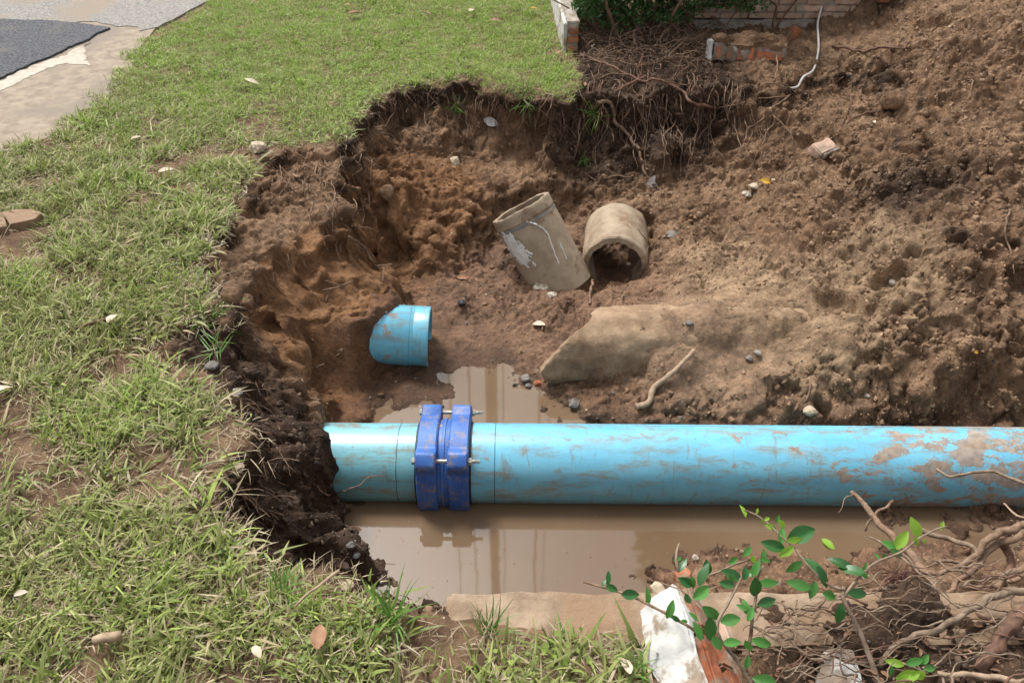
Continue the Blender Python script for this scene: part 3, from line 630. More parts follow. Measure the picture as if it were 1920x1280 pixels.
# white scraped deposits: thin crusts lying on the shell
def crust(name, pts, ax_o, ax_d, r, mat, root, wdt=.012):
    mb = MB(); ax_d = ax_d.normalized(); a = Vector((0, 0, 1)) - ax_d * ax_d.z; a.normalize(); b = ax_d.cross(a)
    n = len(pts); V = []; F = []
    for i, (an, s, w) in enumerate(pts):
        for k, e in enumerate((-1, -.4, .4, 1)):
            aa_ = an + e * w / r * random.uniform(.5, 1.2); rr = r + (.0035 if abs(e) < .9 else -.001)
            V.append(ax_o + ax_d * (s + random.uniform(-.004, .004)) + (a * math.cos(aa_) + b * math.sin(aa_)) * rr)
    for i in range(n - 1):
        for k in range(3): F.append((i * 4 + k, i * 4 + k + 1, i * 4 + 5 + k, i * 4 + 4 + k))
    mb.add(V, F); return part(name, mb.mesh(name), mat, root)
def on_cyl(u, v, o_, d_, r):              # angle and station of the spot of a cylinder seen at (u, v)
    d_ = d_.normalized(); rd = raydir(u, v).normalized(); oc = Vector((0, 0, CAMH)) - o_
    p_ = rd - d_ * rd.dot(d_); q_ = oc - d_ * oc.dot(d_); A = p_.dot(p_); B = 2 * p_.dot(q_); C = q_.dot(q_) - r * r
    D_ = max(0, B * B - 4 * A * C); t = (-B - math.sqrt(D_)) / (2 * A); h = oc + rd * t; a = Vector((0, 0, 1)) - d_ * d_.z; a.normalize(); b = d_.cross(a)
    w = h - d_ * h.dot(d_); return math.atan2(w.dot(b), w.dot(a)), h.dot(d_)
for line, w in (([(945,440),(950,450),(957,462),(966,474),(976,486),(988,496)], .034), ([(955,452),(968,462),(985,470),(1000,478)], .010), ([(987,415),(1003,420),(1018,428),(1028,440),(1033,455),(1040,475),(1050,500)], .005), ([(1048,452),(1056,470),(1063,488)], .003), ([(962,446),(980,470),(1000,484)], .004)):
    pts = []
    for i in range(len(line) - 1):
        for k in range(5):
            f = k / 5; pts.append(on_cyl(line[i][0] * (1 - f) + line[i + 1][0] * f, line[i][1] * (1 - f) + line[i + 1][1] * f, Cb, Cax, ro) + (w * random.uniform(.35, 1.2),))
    crust('white_scale', [(a, s, w_) for a, s, w_ in pts], Cb, Cax, ro + .001, M['white_scrape'], cp1)

poly_ = [(940,436),(950,438),(962,440),(975,452),(984,470),(1004,496),(992,490),(986,499),(976,490),(966,480),(956,474),(948,456)]
V_, F_ = [], []; gu = np.arange(924, 1010, 2.4); gv = np.arange(420, 504, 2.4); UU, VV = np.meshgrid(gu, gv); DD = sdist([(float(a), float(b)) for a, b in poly_], UU, VV)
NN = fbm(UU * .05, VV * .12 - UU * .10, UU * 0, 1.6, 4, 640); keep_ = (DD + NN * 9) < -.5
vid = {}
for j in range(len(gv) - 1):
    for i in range(len(gu) - 1):
        if keep_[j, i]:
            q_ = []
            for (jj, ii) in ((j, i), (j, i + 1), (j + 1, i + 1), (j + 1, i)):
                if (jj, ii) not in vid:
                    an_, s_ = on_cyl(UU[jj, ii], VV[jj, ii], Cb, Cax, ro + .002); vid[(jj, ii)] = len(V_); a3 = Vector((0, 0, 1)) - Cax * Cax.z; a3.normalize(); b3_ = Cax.cross(a3)
                    V_.append(Cb + Cax * s_ + (a3 * math.cos(an_) + b3_ * math.sin(an_)) * (ro + .0048 + .0012 * float(NN[jj, ii])))
                q_.append(vid[(jj, ii)])
            F_.append(tuple(q_))
part('white_scale', mesh('white_scale', V_, F_), M['white_scrape'], cp1)
part('grey_band', lathe_mesh('grey_band', Cb, Cax, [(LT - .075, ro - .01), (LT - .075, ro + .0012), (LT - .062, ro + .0012), (LT - .062, ro - .01)], seg=90, rf=rough_rf(1, .0025)), simple('blue_grey_stain', (.12, .12, .125), (.24, .22, .20), 30, .8, .5, .002, (.30, .24, .17), 18, (.5, .58), 6, True), cp1)
Mc = W(1153, 500, -.50); Mx = Vector((.12, 1, .0)).normalized()
cp2 = empty('concrete_pipe', Mc, 'half buried round concrete pipe with its dark mouth facing the camera', 'pipe')
ro2 = .160
prof = [(0, ro2 - .030), (.004, ro2 - .006), (.012, ro2)] + [(s, ro2) for s in np.linspace(.02, .34, 10)] + [(.34, ro2 - .03)] + [(s, ro2 - .032) for s in np.linspace(.33, .02, 9)]
part('pipe_shell', lathe_mesh('mouth_shell', Mc, Mx, prof, seg=96, rf=rough_rf(5, .005), cut=lambda an, s: s + (.004 * math.sin(an * 3 + 1) + .003 * math.sin(an * 11) + .002 * math.sin(an * 23)) * max(0, 1 - s / .03)), M['concrete'], cp2)
tb = MB(); pts = [on_cyl(u, v, Mc, Mx, ro2) for u, v in ((1195,428),(1202,440),(1210,450),(1214,460),(1212,470),(1206,480))]
def cylp(o_, d_, r, an, s):
    d_ = d_.normalized(); a = Vector((0, 0, 1)) - d_ * d_.z; a.normalize(); b = d_.cross(a); return o_ + d_ * s + (a * math.cos(an) + b * math.sin(an)) * r
tube(tb, [cylp(Mc, Mx, ro2 + .004, a, s) for a, s in pts], .0022, .0015)
o = link('thin_root', tb.mesh('thin_root'), M['root']); tag(o, 'thin root stuck to the right side of the round concrete pipe mouth', 'root')

Bo = W(1030, 650, -.520); Bx = (W(1480, 636, -.545) - Bo).normalized()
cp3 = empty('concrete_pipe', Bo, 'broken large concrete pipe lying on its side, mostly buried in sandy mud', 'pipe')
ro3 = .168
NS = 26
jg = [random.uniform(-1, 1) for _ in range(97)]
def cut3(an, s):
    # an = 0 at the crown, positive towards the camera: the near side is broken furthest left
    w = (an + math.pi) % (2 * math.pi) - math.pi; k = int(an / (2 * math.pi) * 96) % 96
    e = .155 + .12 * float(sstep(0, -.7, w)) - .20 * float(sstep(.0, 1.5, w)) + .05 * float(sstep(1.7, 2.6, w)) + .006 * jg[k] + .010 * math.sin(an * 6 + 1)
    return s + e * max(0, 1 - s / .6)
prof = [(.0, ro3 - .033), (.003, ro3 - .004)] + [(s, ro3) for s in np.linspace(.012, 1.15, NS)] + [(1.15, ro3 - .035)] + [(s, ro3 - .035) for s in np.linspace(1.1, .02, NS)]
part('pipe_shell', lathe_mesh('broken_shell', Bo, Bx, prof, seg=96, rf=rough_rf(9, .010), cut=cut3), M['mudpipe'], cp3)

# concrete footing along the near side of the pit
def rough_box(name, c, size, seg=.02, amp=.004, bev=.006, rot=None, seed=0, sm=True):
    sx, sy, sz = size; bm = bmesh.new()
    bmesh.ops.create_cube(bm, size=1); bmesh.ops.scale(bm, vec=size, verts=bm.verts)
    bmesh.ops.bevel(bm, geom=list(bm.edges), offset=bev, segments=2, affect='EDGES')
    for _ in range(3):
        es = [e for e in bm.edges if e.calc_length() > seg * 1.6]
        if not es: break
        n = min(24, max(1, int(max(e.calc_length() for e in es) / seg) - 1)) if _ == 0 else 1
        bmesh.ops.subdivide_edges(bm, edges=es, cuts=n if _ == 0 else 1, use_grid_fill=True)
    P_ = np.array([v.co[:] for v in bm.verts]) + np.array(c); x, y, z = P_.T
    bm.normal_update()
    d = amp * fbm(x, y, z, 9, 4, 300 + seed) * 1.6
    for v, dd in zip(bm.verts, d): v.co += v.normal * float(dd)
    bm.normal_update()
    for e in bm.edges:
        if len(e.link_faces) == 2 and e.calc_face_angle(0) > .5: e.smooth = False
    me = bpy.data.meshes.new(name); bm.to_mesh(me); bm.free()
    if sm: me.polygons.foreach_set('use_smooth', [True] * len(me.polygons))
    Mx_ = Matrix.Translation(Vector(c)) @ (rot.to_4x4() if rot else Matrix.Identity(4)); me.transform(Mx_); return me
o = link('concrete_footing', rough_box('concrete_footing', ((SLX0 + SLX1) / 2, (SLY0 + SLY1) / 2, SLZ - .18), (SLX1 - SLX0, SLY1 - SLY0, .36), .022, .006, .008), M['footing'])
tag(o, 'flat sandy concrete footing along the near edge of the flooded pit', 'footing')

# ------------------------------------------------------------------ low walls at the top
wl0 = W(1057, 98, 0); wl1 = W(1084, 96, 0); y0 = wl0.y; ww = wl1.x - wl0.x
sw = empty('low_wall', (wl0.x + ww / 2, y0, 0), 'low white plastered wall end with orange bricks showing, between lawn and hedge', 'wall')
wdir = Vector((-.035, 1, 0)).normalized(); hz = .165
def wallbox(name, x0, x1, ya, yb, z0, z1, mat, root, amp=.003, seg=.04, shear=True, bev=.005, seed=0):
    me = rough_box(name, ((x0 + x1) / 2, (ya + yb) / 2, (z0 + z1) / 2), (x1 - x0, yb - ya, z1 - z0), seg, amp, bev, seed=seed)
    if shear:
        for v in me.vertices: v.co.x += (v.co.y - y0) * -.035
    return part(name, me, mat, root)
wallbox('mortar_core', wl0.x + .012, wl1.x - .006, y0 + .012, y0 + 3.0, -.1, hz - .008, M['mortar'], sw, .004, .06)
wallbox('plaster_face', wl0.x - .004, wl0.x + .016, y0 + .003, y0 + 3.0, -.1, hz, M['plaster'], sw, .003, .05)
wallbox('plaster_cap', wl0.x + .013, wl1.x + .002, y0 + .02, y0 + 3.0, hz - .012, hz + .006, M['mortar'], sw, .006, .03)
for k, zb in enumerate((-.005, .047, .100)):
    wallbox('brick', wl0.x + .022, wl1.x - .003, y0 - .004, y0 + .08, zb + .006, zb + .040, M['brick'], sw, .004, .02, seed=k)
bx0, bx1 = 1.15, W(1645, 30, .1).x; by = W(1600, 55, .02).y + .02
bw = empty('brick_wall', ((bx0 + bx1) / 2, by + .05, 0), 'old brick wall base with pale peeling plaster above the spoil heap', 'wall')
def bx(name, x0, x1, ya, yb, z0, z1, mat, root, amp=.003, seg=.04, bev=.005, seed=0): return wallbox(name, x0, x1, ya, yb, z0, z1, mat, root, amp, seg, False, bev, seed)
bx('foundation', bx0, W(1618, 40, 0).x, by - .012, by + .12, -.08, .075, M['mortar'], bw, .010, .03)
bx('mortar_core', bx0, bx1 - .01, by + .01, by + .10, .076, .62, M['mortar'], bw, .006, .05)
bx('plaster_face', bx0, bx1 - .02, by - .006, by + .012, .20, .62, M['plaster'], bw, .008, .03)
zc_ = .080
for row in range(3):
    x = bx0 + (.09 if row % 2 else 0)
    while x < bx1 - .05:
        L_ = random.uniform(.155, .175); xe = min(x + L_, bx1 - (.10 if row == 0 else 0))
        if xe - x > .04: bx('brick', x, xe, by - .004 + random.uniform(-.004, .004), by + .085, zc_, zc_ + .034, M['brick_dull'], bw, .003, .025, .004, row)
        x += L_ + .011
    zc_ += .043
# broken lump of brick masonry under the hedge
lc = P(1395, 108); lump = empty('masonry_lump', lc, 'broken lump of plastered brick masonry capped with soil below the hedge', 'rubble')
Rl = Matrix.Rotation(R(-6), 3, 'Z') @ Matrix.Rotation(R(-14), 3, 'X')
def lb(name, off, size, mat, amp=.006, seg=.02, bev=.005, seed=0, rt=Rl, c=lc):
    return part(name, rough_box(name, c + rt @ Vector(off), size, seg, amp, bev, rot=rt, seed=seed), mat, lump)
lb('mortar_core', (.02, .06, .03), (.42, .15, .10), M['mortar'], .014)
lb('plaster_face', (-.198, .03, .035), (.03, .12, .11), M['plaster'], .006)
for k, xx in enumerate((-.15, -.088, -.03, .03)): lb('brick', (xx, -.012, .024), (.034, .04, .07), M['brick'], .004, bev=.002, seed=k)
lb('brick', (.135, -.016, .015), (.14, .04, .045), M['brick'], .004, bev=.002, seed=9)
q = lb('soil_cap', (.03, .07, .085), (.40, .17, .05), M['soil'], .03, .02)
bc = P(1485, 72); o = link('brick_fragment', rough_box('brick_fragment', bc + Vector((0, 0, .02)), (.05, .05, .10), .015, .008, rot=Matrix.Rotation(R(20), 3, 'Y')), M['brick']); tag(o, 'orange brick stub standing in soil beside the white cable', 'brick')
bc = P(1541, 286); rt = Matrix.Rotation(R(38), 3, 'Z') @ Matrix.Rotation(R(25), 3, 'X')
bf = empty('brick_fragment', bc, 'loose reddish brick piece with grey mortar on one side, halfway up the spoil slope', 'brick')
part('brick', rough_box('b', bc + Vector((0, 0, .02)), (.14, .075, .045), .015, .006, rot=rt), M['brick_dull'], bf)
part('mortar', rough_box('b', bc + Vector((.0, 0, .02)) + rt @ Vector((.01, -.043, 0)), (.13, .02, .05), .015, .006, rot=rt), M['mortar'], bf)
o = link('brick_fragment', rough_box('bb', P(1400, 3) + Vector((.0, 0, .0)), (.05, .05, .03), .015, .006), M['brick']); bpy.data.objects.remove(o)
o = link('brick_fragment', rough_box('bb', P(1655, 4) + Vector((.0, 0, .02)), (.07, .05, .04), .015, .006), M['brick']); tag(o, 'small orange brick bit at the right end of the brick wall', 'brick')

# fallen chunk of plastered brickwork at the near edge
c0 = W(1266, 1092, .03); c1 = W(1338, 1300, .05); ax = (c1 - c0).normalized(); Lc = .62
zax = Vector((0, 0, 1)); side = ax.cross(zax).normalized()   # points left seen from the camera
if side.x > 0: side = -side
up2 = side.cross(ax).normalized(); up2 = up2 if up2.z > 0 else -up2
tl = R(47)
nW = (side * math.sin(tl) + up2 * math.cos(tl)).normalized()     # normal of the white face
nB = (-side * math.cos(tl) + up2 * math.sin(tl)).normalized()    # normal of the broken brick face
rt = Matrix((ax, nB, nW)).transposed()
if rt.determinant() < 0: rt = Matrix((ax, -nB, nW)).transposed(); sB = -1
else: sB = 1
chunk = empty('fallen_masonry', c0 + ax * .3, 'fallen chunk of white plastered brickwork lying across the near end of the footing', 'rubble')
wf, df = .105, .17                                            # width of the white face, depth of the brick side
cc = c0 + ax * (Lc / 2) - nB * (wf / 2) - nW * (df / 2)
def cb(name, a, b, c, size, mat, amp, seg=.02, bev=.005, seed=0, root=chunk):
    return part(name, rough_box(name, cc + ax * a + nB * b + nW * c, size, seg, amp, bev, rot=rt, seed=seed), mat, root)
cb('mortar_core', .01, -.004, -.008, (Lc - .02, wf - .01, df - .012), M['mortar'], .014, .012)
q = cb('plaster_face', -.01, -.008, df / 2 - .002, (Lc - .02, wf + .012, .016), M['plaster'], .010, .012)
for r_ in range(3):
    x = -Lc / 2 + (.02 if r_ % 2 else -.05) + .02
    while x < Lc / 2 - .03:
        x0_ = max(x, -Lc / 2 + .012 + .02 * r_)
        cb('brick', (x0_ + x + .15) / 2, wf / 2 - .004 + random.uniform(-.008, .010), df / 2 - .034 - r_ * .052, (x + .15 - x0_, .03, .038), M['brick' if random.random() < .55 else 'brick_dull'], .006, .016, .005, r_)
        x += .163
# white plaster slab fragment
def flat_frag(name, px, z, th, mat, label, cat, tilt=0):
    bm = bmesh.new(); top = [bm.verts.new(W(u, v, z) + Vector((0, 0, tilt * i))) for i, (u, v) in enumerate(px)]
    f = bm.faces.new(top); r = bmesh.ops.extrude_face_region(bm, geom=[f])
    for v in r['geom']:
        if isinstance(v, bmesh.types.BMVert): v.co.z -= th
    bmesh.ops.recalc_face_normals(bm, faces=bm.faces); bmesh.ops.bevel(bm, geom=list(bm.edges), offset=.0018, segments=2, affect='EDGES')
    me = bpy.data.meshes.new(name); bm.to_mesh(me); bm.free(); o = link(name, me, mat); return tag(o, label, cat)
flat_frag('plaster_fragment', [(1538,1228),(1548,1217),(1572,1214),(1600,1217),(1606,1236),(1614,1262),(1622,1300),(1560,1304),(1534,1290),(1532,1262),(1541,1250)], -.062, .02, M['plaster'], 'flat white plaster slab lying in dark soil among the branches', 'plaster')
flat_frag('plaster_fragment', [(1417,1233),(1424,1226),(1440,1228),(1438,1238),(1420,1240)], -.10, .008, M['plaster'], 'tiny white plaster chip right of the fallen brickwork', 'plaster')

# ------------------------------------------------------------------ white cable
mb = MB(); cabp = [P(1532, -6, .05), P(1536, 20, .05), P(1541, 50, .04), P(1542, 75, .05), P(1536, 105, .04), P(1524, 130, .03), P(1505, 150, .03), P(1490, 161, .02), P(1481, 166, .0)]
tube(mb, cabp, .0065, .0065, 8); o = link('cable', mb.mesh('cable'), M['wire']); tag(o, 'thin white cable hanging in a curve down the soil from the brick wall', 'cable')

# ------------------------------------------------------------------ roots, sticks, branches
def S(pts, lift=.006):                      # points that lie on the soil
    return [P(u, v, lift if len(r) == 0 else r[0]) for (u, v, *r) in pts]
def Z3(pts): return [W(u, v, z) for (u, v, z) in pts]
def rootset(name, label, cat, strands, mat, group=None):
    r = empty(name, strands[0][0][0], label, cat, group)
    for pts, r0, r1 in strands:
        mb = MB(); tube(mb, pts, r0, r1, 6, jit=min(.006, r0 * .9), rough=.25); part('root', mb.mesh('root'), M[mat], r)
    return r
rootset('tree_root', 'long reddish root with side shoots crossing the dark soil below the hedge', 'root', [
    (S([(1085,100,.01),(1110,120,.03),(1150,135,.05),(1195,153,.05),(1230,157,.05),(1265,168,.05),(1300,185,.04),(1335,203,.02)]), .005, .009),
    (S([(1135,190,.02),(1165,168,.04),(1200,155,.05)]), .005, .006), (S([(1120,150),(1150,140,.03),(1175,147,.05)]), .003, .004), (S([(1240,160,.05),(1262,163,.05),(1300,163,.03)]), .004, .003)], 'root_red')
rootset('tree_root', 'pale forked root running down the back wall left of the plastic scrap', 'root', [
    (S([(1120,190,.02),(1142,205,.04),(1158,222,.04),(1166,245,.03),(1180,265,.03),(1195,290,.02),(1212,320,.015),(1226,352,.01)]), .012, .006),
    (S([(1180,200,.02),(1168,222,.04),(1176,240,.03)]), .006, .004), (S([(1226,345),(1222,365),(1228,392)]), .003, .0015), (S([(1226,345),(1240,360),(1228,378)]), .003, .0015)], 'root')
rootset('tree_root', 'branching pale root hanging on the back wall under the cable', 'root', [
    (S([(1476,178,.02),(1455,205,.03),(1430,225,.02),(1408,242,.02),(1395,268)]), .006, .003), (S([(1452,212,.03),(1447,235,.02),(1432,255,.02),(1427,290),(1425,312)]), .005, .0025),
    (S([(1452,215,.03),(1470,240,.02),(1482,262,.015),(1486,275)]), .004, .002), (S([(1470,245),(1468,278)]), .002, .0012), (S([(1460,183,.02),(1420,190,.02),(1380,197,.02),(1345,200,.01)]), .004, .002),
    (S([(1445,160,.04),(1465,165,.04),(1492,172,.03)]), .004, .003), (S([(1450,155,.04),(1463,130,.04),(1463,108,.04),(1448,85,.04)]), .005, .004), (S([(1420,285),(1405,320),(1393,342)]), .0022, .0012)], 'root')
rootset('tree_root', 'thin red brown roots dangling on the back wall right of the cable', 'root', [
    (S([(1594,170,.02),(1590,200,.03),(1578,238),(1570,262)]), .004, .002), (S([(1594,175,.03),(1588,205,.03),(1592,220)]), .003, .002), (S([(1562,150,.02),(1562,175,.02),(1563,195)]), .005, .003),
    (S([(1572,190,.02),(1574,215,.015),(1560,232)]), .003, .002), (S([(1640,208,.02),(1610,222,.02),(1585,236,.015)]), .006, .004), (S([(1555,262),(1575,250,.012),(1600,236,.01)]), .003, .002), (S([(1572,186,.02),(1590,192,.02)]), .003, .003)], 'root_red')
rootset('tree_root', 'horizontal dark root along the foot of the brick wall', 'root', [(S([(1560,88,.01),(1590,96,.03),(1625,100,.02),(1660,96,.03),(1694,92,.03),(1697,84,.03)]), .008, .007)], 'root_red')
rootset('tree_root', 'pale root poking out of the sandy left wall above the cut stub', 'root', [(S([(646,444,.0),(660,462,.05),(680,480,.06),(700,492,.06),(714,502,.06)]), .006, .004), (S([(706,497,.06),(712,512,.05),(709,534,.02)]), .003, .002)], 'root')
rootset('tree_root', 'small fan of pale roots on the orange sand face', 'root', [(S([(605,548,.01),(625,541,.03),(645,537,.03),(660,537,.03)]), .004, .0025), (S([(625,541,.03),(612,555,.02),(606,568,.01)]), .003, .002), (S([(645,540,.03),(652,556,.02),(658,568,.02)]), .0025, .0015), (S([(612,525,.01),(628,534,.02),(640,539,.03)]), .0025, .0015)], 'root')
rootset('tree_root', 'short white root tip low on the sand face', 'root', [(S([(630,668,.01),(640,658,.02),(646,650,.02)]), .004, .003), (S([(636,656,.02),(645,651,.02)]), .003, .003)], 'root')
rootset('tree_root', 'thin pale twig on the sand face above the old pipe end', 'root', [(S([(588,690,.01),(596,684,.02),(610,678,.02)]), .003, .002), (S([(588,690,.01),(586,704,.01)]), .002, .002)], 'root')
rootset('tree_root', 'wavy fine root reaching from the left bank over the old pipe end', 'root', [([P(592,912,.03), P(612,909,.04), P(636,911,.04), W(656,917,-.40), W(678,906,-.40), W(690,895,-.39), W(716,892,-.385)], .0035, .0016)], 'root')
rootset('tree_root', 'thin root on the dark left bank above the old pipe end', 'root', [(S([(520,840),(535,870),(552,886),(566,900)]), .0025, .0015)], 'root')
rootset('tree_root', 'drooping thin stem with a curled tip at the left corner of the back wall', 'root', [(S([(704,182,.03),(722,200,.05),(735,218,.05),(744,240,.05),(753,275,.03)]), .003, .0022), (S([(742,276,.03),(752,283,.03),(764,279,.03),(758,273,.03)]), .003, .002)], 'root')
rootset('tree_root', 'short pale root on the back wall above the round concrete pipe', 'root', [(S([(1134,334),(1155,330,.01),(1172,332,.01),(1188,327,.01)]), .003, .003), (S([(1097,325),(1108,332,.01),(1119,338,.01)]), .003, .003)], 'root')
rootset('tree_root', 'forked root lying on the spoil slope at the right side', 'root', [(S([(1895,395),(1884,420,.015),(1884,450,.015),(1893,472),(1905,500)]), .005, .003)], 'root')
rootset('tree_root', 'small hooked pale root in the middle of the spoil slope', 'root', [(S([(1720,480),(1738,412),(1742,400)]), .003, .002), (S([(1705,420),(1730,423),(1745,412)]), .003, .002)], 'root')
rootset('tree_root', 'short root sticking up from the upper spoil slope', 'root', [(S([(1813,152,.01),(1822,158,.02),(1819,185,.01)]), .004, .003)], 'root')
rootset('tree_root', 'thin pale curved roots at the foot of the mud behind the blue pipe', 'root', [(S([(1412,712),(1415,730,.01),(1425,742)]), .003, .002), (S([(1517,720),(1512,745,.01),(1505,755)]), .004, .002), (S([(1683,752),(1678,762,.015),(1680,770)]), .003, .002)], 'root')
rootset('tree_root', 'pale stick standing upright in mud left of the buried pipe', 'root', [(S([(1105,530,.02),(1107,550,.01),(1104,572,.0)]), .008, .005)], 'root')
rootset('tree_root', 'tiny upright twig in mud below the round concrete pipe', 'root', [(S([(1164,555,.02),(1163,580,.01)]), .004, .003)], 'root')
def curtain(label, n, u0, u1, v0, v1, lo, hi, mat, seed):
    r_ = random.Random(seed); st_ = []
    for k in range(n):
        u, v = r_.uniform(u0, u1), r_.uniform(v0, v1); L_ = r_.uniform(lo, hi); q = [(u, v, .0)]
        for j in range(3): u += r_.gauss(0, 6); v += L_ / 3; q.append((u, v, .022 * (1 - j * .25) + r_.uniform(0, .012)))
        w_ = r_.choice([.0015, .0022, .003, .0045]); st_.append((S(q), w_, w_ * .45))
    rootset('hanging_roots', label, 'roots', st_, mat)
curtain('curtain of fine roots hanging down the back wall below the hedge', 70, 1085, 1420, 150, 240, 35, 120, 'root', 5)
curtain('fine roots hanging from the turf along the left part of the back wall', 40, 700, 1060, 165, 215, 18, 60, 'root', 6)
curtain('matted rootlets on the shoulder of the left wall under the turf', 45, 500, 700, 290, 390, 18, 55, 'root', 7)
curtain('reddish wiry roots straggling out of the dark soil between wall end and masonry lump', 40, 1100, 1340, 90, 160, 20, 60, 'root_red', 8)
def stick(name, label, pts, r0, r1, mat='stick', cat='stick', jit=.002, group=None):
    mb = MB(); tube(mb, pts, r0, r1, 8, jit=jit, rough=.3); o = link(name, mb.mesh(name), M[mat]); return tag(o, label, cat, group)
stick('stick', 'thick pale stick lying on the mud in front of the broken concrete pipe', S([(1303,660,.02),(1280,682,.025),(1255,705,.025),(1232,728,.02),(1212,750,.015),(1194,763,.01)]), .009, .013)
stick('stick', 'brown twig half hidden in the grass at the far left', S([(130,634,.02),(165,622,.03),(195,612,.03),(212,610,.03)]), .005, .006, 'root_red')
stick('stick', 'short tan bark piece lying in the grass near the lower left corner', S([(182,1217,.035),(205,1213,.04),(236,1209,.04)]), .009, .011, 'stick')
stick('stick', 'dark crooked twig lying across the right end of the blue pipe', [W(1755,880,-.415),W(1768,886,-.41),W(1782,893,-.405),W(1805,890,-.405),W(1832,884,-.40),W(1862,884,-.40),W(1885,892,-.39),W(1925,907,-.36)], .004, .006, 'root_grey')
stick('dry_stalk', 'bare tan stem lying over the grass tips by the water corner', S([(560,1150,.03),(590,1128,.04),(620,1098,.05)], ), .0025, .004, 'stick', 'stem')

tangle = empty('uprooted_shrub', W(1860, 1180, -.1), 'tangle of thick brown roots and grey branches of an uprooted shrub at the lower right', 'uprooted shrub')
def tr(pts, r0, r1, mat='root'):
    mb = MB(); tube(mb, Z3(pts), r0 * .78, r1 * .78, 9, jit=.006, rough=.4); part('root', mb.mesh('root'), M[mat], tangle)
tr([(1598,922,-.33),(1622,945,-.31),(1640,975,-.29),(1668,1000,-.27),(1692,1022,-.25),(1718,1052,-.24),(1742,1085,-.24),(1762,1115,-.25)], .009, .017)
tr([(1604,925,-.33),(1592,930,-.32),(1580,945,-.32),(1572,962,-.32)], .003, .0015)
tr([(1676,940,-.30),(1655,952,-.29),(1640,962,-.29),(1628,980,-.31),(1626,996,-.33)], .006, .004)
tr([(1676,938,-.30),(1668,950,-.29),(1664,962,-.31)], .004, .003)
tr([(1728,995,-.22),(1760,1004,-.22),(1790,1014,-.21),(1824,1026,-.21),(1836,1050,-.2)], .009, .008, 'root_grey')
tr([(1940,985,-.12),(1900,990,-.12),(1872,1000,-.12),(1846,1018,-.13),(1828,1040,-.15),(1806,1056,-.16),(1782,1070,-.17),(1750,1074,-.18),(1716,1073,-.18),(1708,1082,-.2)], .016, .005)
tr([(1940,998,-.13),(1902,1008,-.13),(1868,1020,-.15),(1842,1048,-.16),(1812,1078,-.17),(1788,1100,-.18),(1766,1124,-.19)], .014, .008)
tr([(1940,1100,-.02),(1890,1112,-.02),(1852,1122,-.03),(1820,1142,-.03),(1790,1162,-.03),(1750,1182,-.04),(1712,1194,-.04),(1680,1206,-.05),(1662,1222,-.05),(1650,1255,-.07)], .012, .007, 'root_grey')
tr([(1955,1125,-.02),(1915,1152,-.03),(1885,1190,-.03),(1858,1228,-.04),(1834,1256,-.06)], .024, .019, 'root_red')
tr([(1478,1152,-.12),(1500,1135,-.12),(1530,1122,-.12),(1570,1112,-.12),(1610,1112,-.12),(1645,1104,-.12),(1672,1096,-.12)], .007, .006)
tr([(1470,1158,-.13),(1520,1162,-.13),(1570,1160,-.13),(1620,1162,-.13),(1680,1160,-.13),(1736,1163,-.13)], .007, .008, 'root_red')
tr([(1590,1178,-.12),(1650,1174,-.12),(1720,1168,-.12),(1752,1155,-.12),(1770,1145,-.12)], .004, .006)
tr([(1940,1060,-.08),(1900,1070,-.08),(1878,1082,-.09),(1866,1104,-.1)], .011, .010)
tr([(1758,1262,-.04),(1800,1264,-.04),(1860,1270,-.04),(1930,1277,-.03)], .007, .009, 'stick')
tr([(1690,1042,-.1),(1720,1068,-.1),(1748,1096,-.1),(1765,1130,-.1),(1795,1180,-.1),(1812,1210,-.1)], .004, .004, 'root_grey')
tr([(1632,1005,-.2),(1660,1022,-.19),(1690,1045,-.18),(1722,1072,-.17)], .003, .005, 'root_grey')
tr([(1808,1100,-.14),(1840,1104,-.13),(1872,1090,-.13),(1905,1086,-.12),(1940,1072,-.12)], .006, .008)
tr([(1940,1180,-.06),(1905,1168,-.06),(1870,1165,-.07),(1830,1150,-.08),(1800,1128,-.1)], .005, .006, 'root_red')
tr([(1800,1070,-.2),(1825,1095,-.22),(1845,1120,-.2),(1838,1150,-.15),(1826,1180,-.12)], .010, .009)
tr([(1880,1010,-.16),(1895,1050,-.2),(1886,1078,-.2)], .016, .012, 'root_red')
tr([(1764,1110,-.2),(1782,1150,-.17),(1800,1180,-.12),(1830,1200,-.1)], .012, .012, 'root_red')
tr([(1545,1225,-.06),(1560,1232,-.06),(1600,1240,-.06),(1650,1232,-.07),(1690,1212,-.08),(1740,1205,-.09),(1790,1192,-.09)], .003, .003, 'root_red')
tr([(1542,1212,-.08),(1548,1190,-.08),(1560,1180,-.09),(1585,1188,-.1)], .003, .003, 'stick')
tr([(1925,975,-.2),(1900,958,-.22),(1882,945,-.24)], .005, .003, 'stick')
tr([(1762,1052,-.2),(1785,1054,-.2),(1805,1056,-.2)], .007, .006)
for k in range(190):                      # wiry twigs and side roots
    u, v = random.uniform(1455, 1925), random.uniform(1060, 1285)
    if u < 1600: v = random.uniform(1130, 1285)
    z = -.06 + random.uniform(-.04, .09); p = [(u, v, z)]; an = random.choice([0, 3.14]) + random.gauss(-.25, .6)
    for j in range(random.choice([3, 4, 5])):
        an += random.gauss(0, .35); u += math.cos(an) * random.uniform(14, 38); v += math.sin(an) * random.uniform(8, 24); z += random.uniform(-.02, .012); p.append((u, v, z))
    tr(p, random.uniform(.0013, .0042), .0009, random.choice(['root', 'root_red', 'root_grey', 'root_grey']))
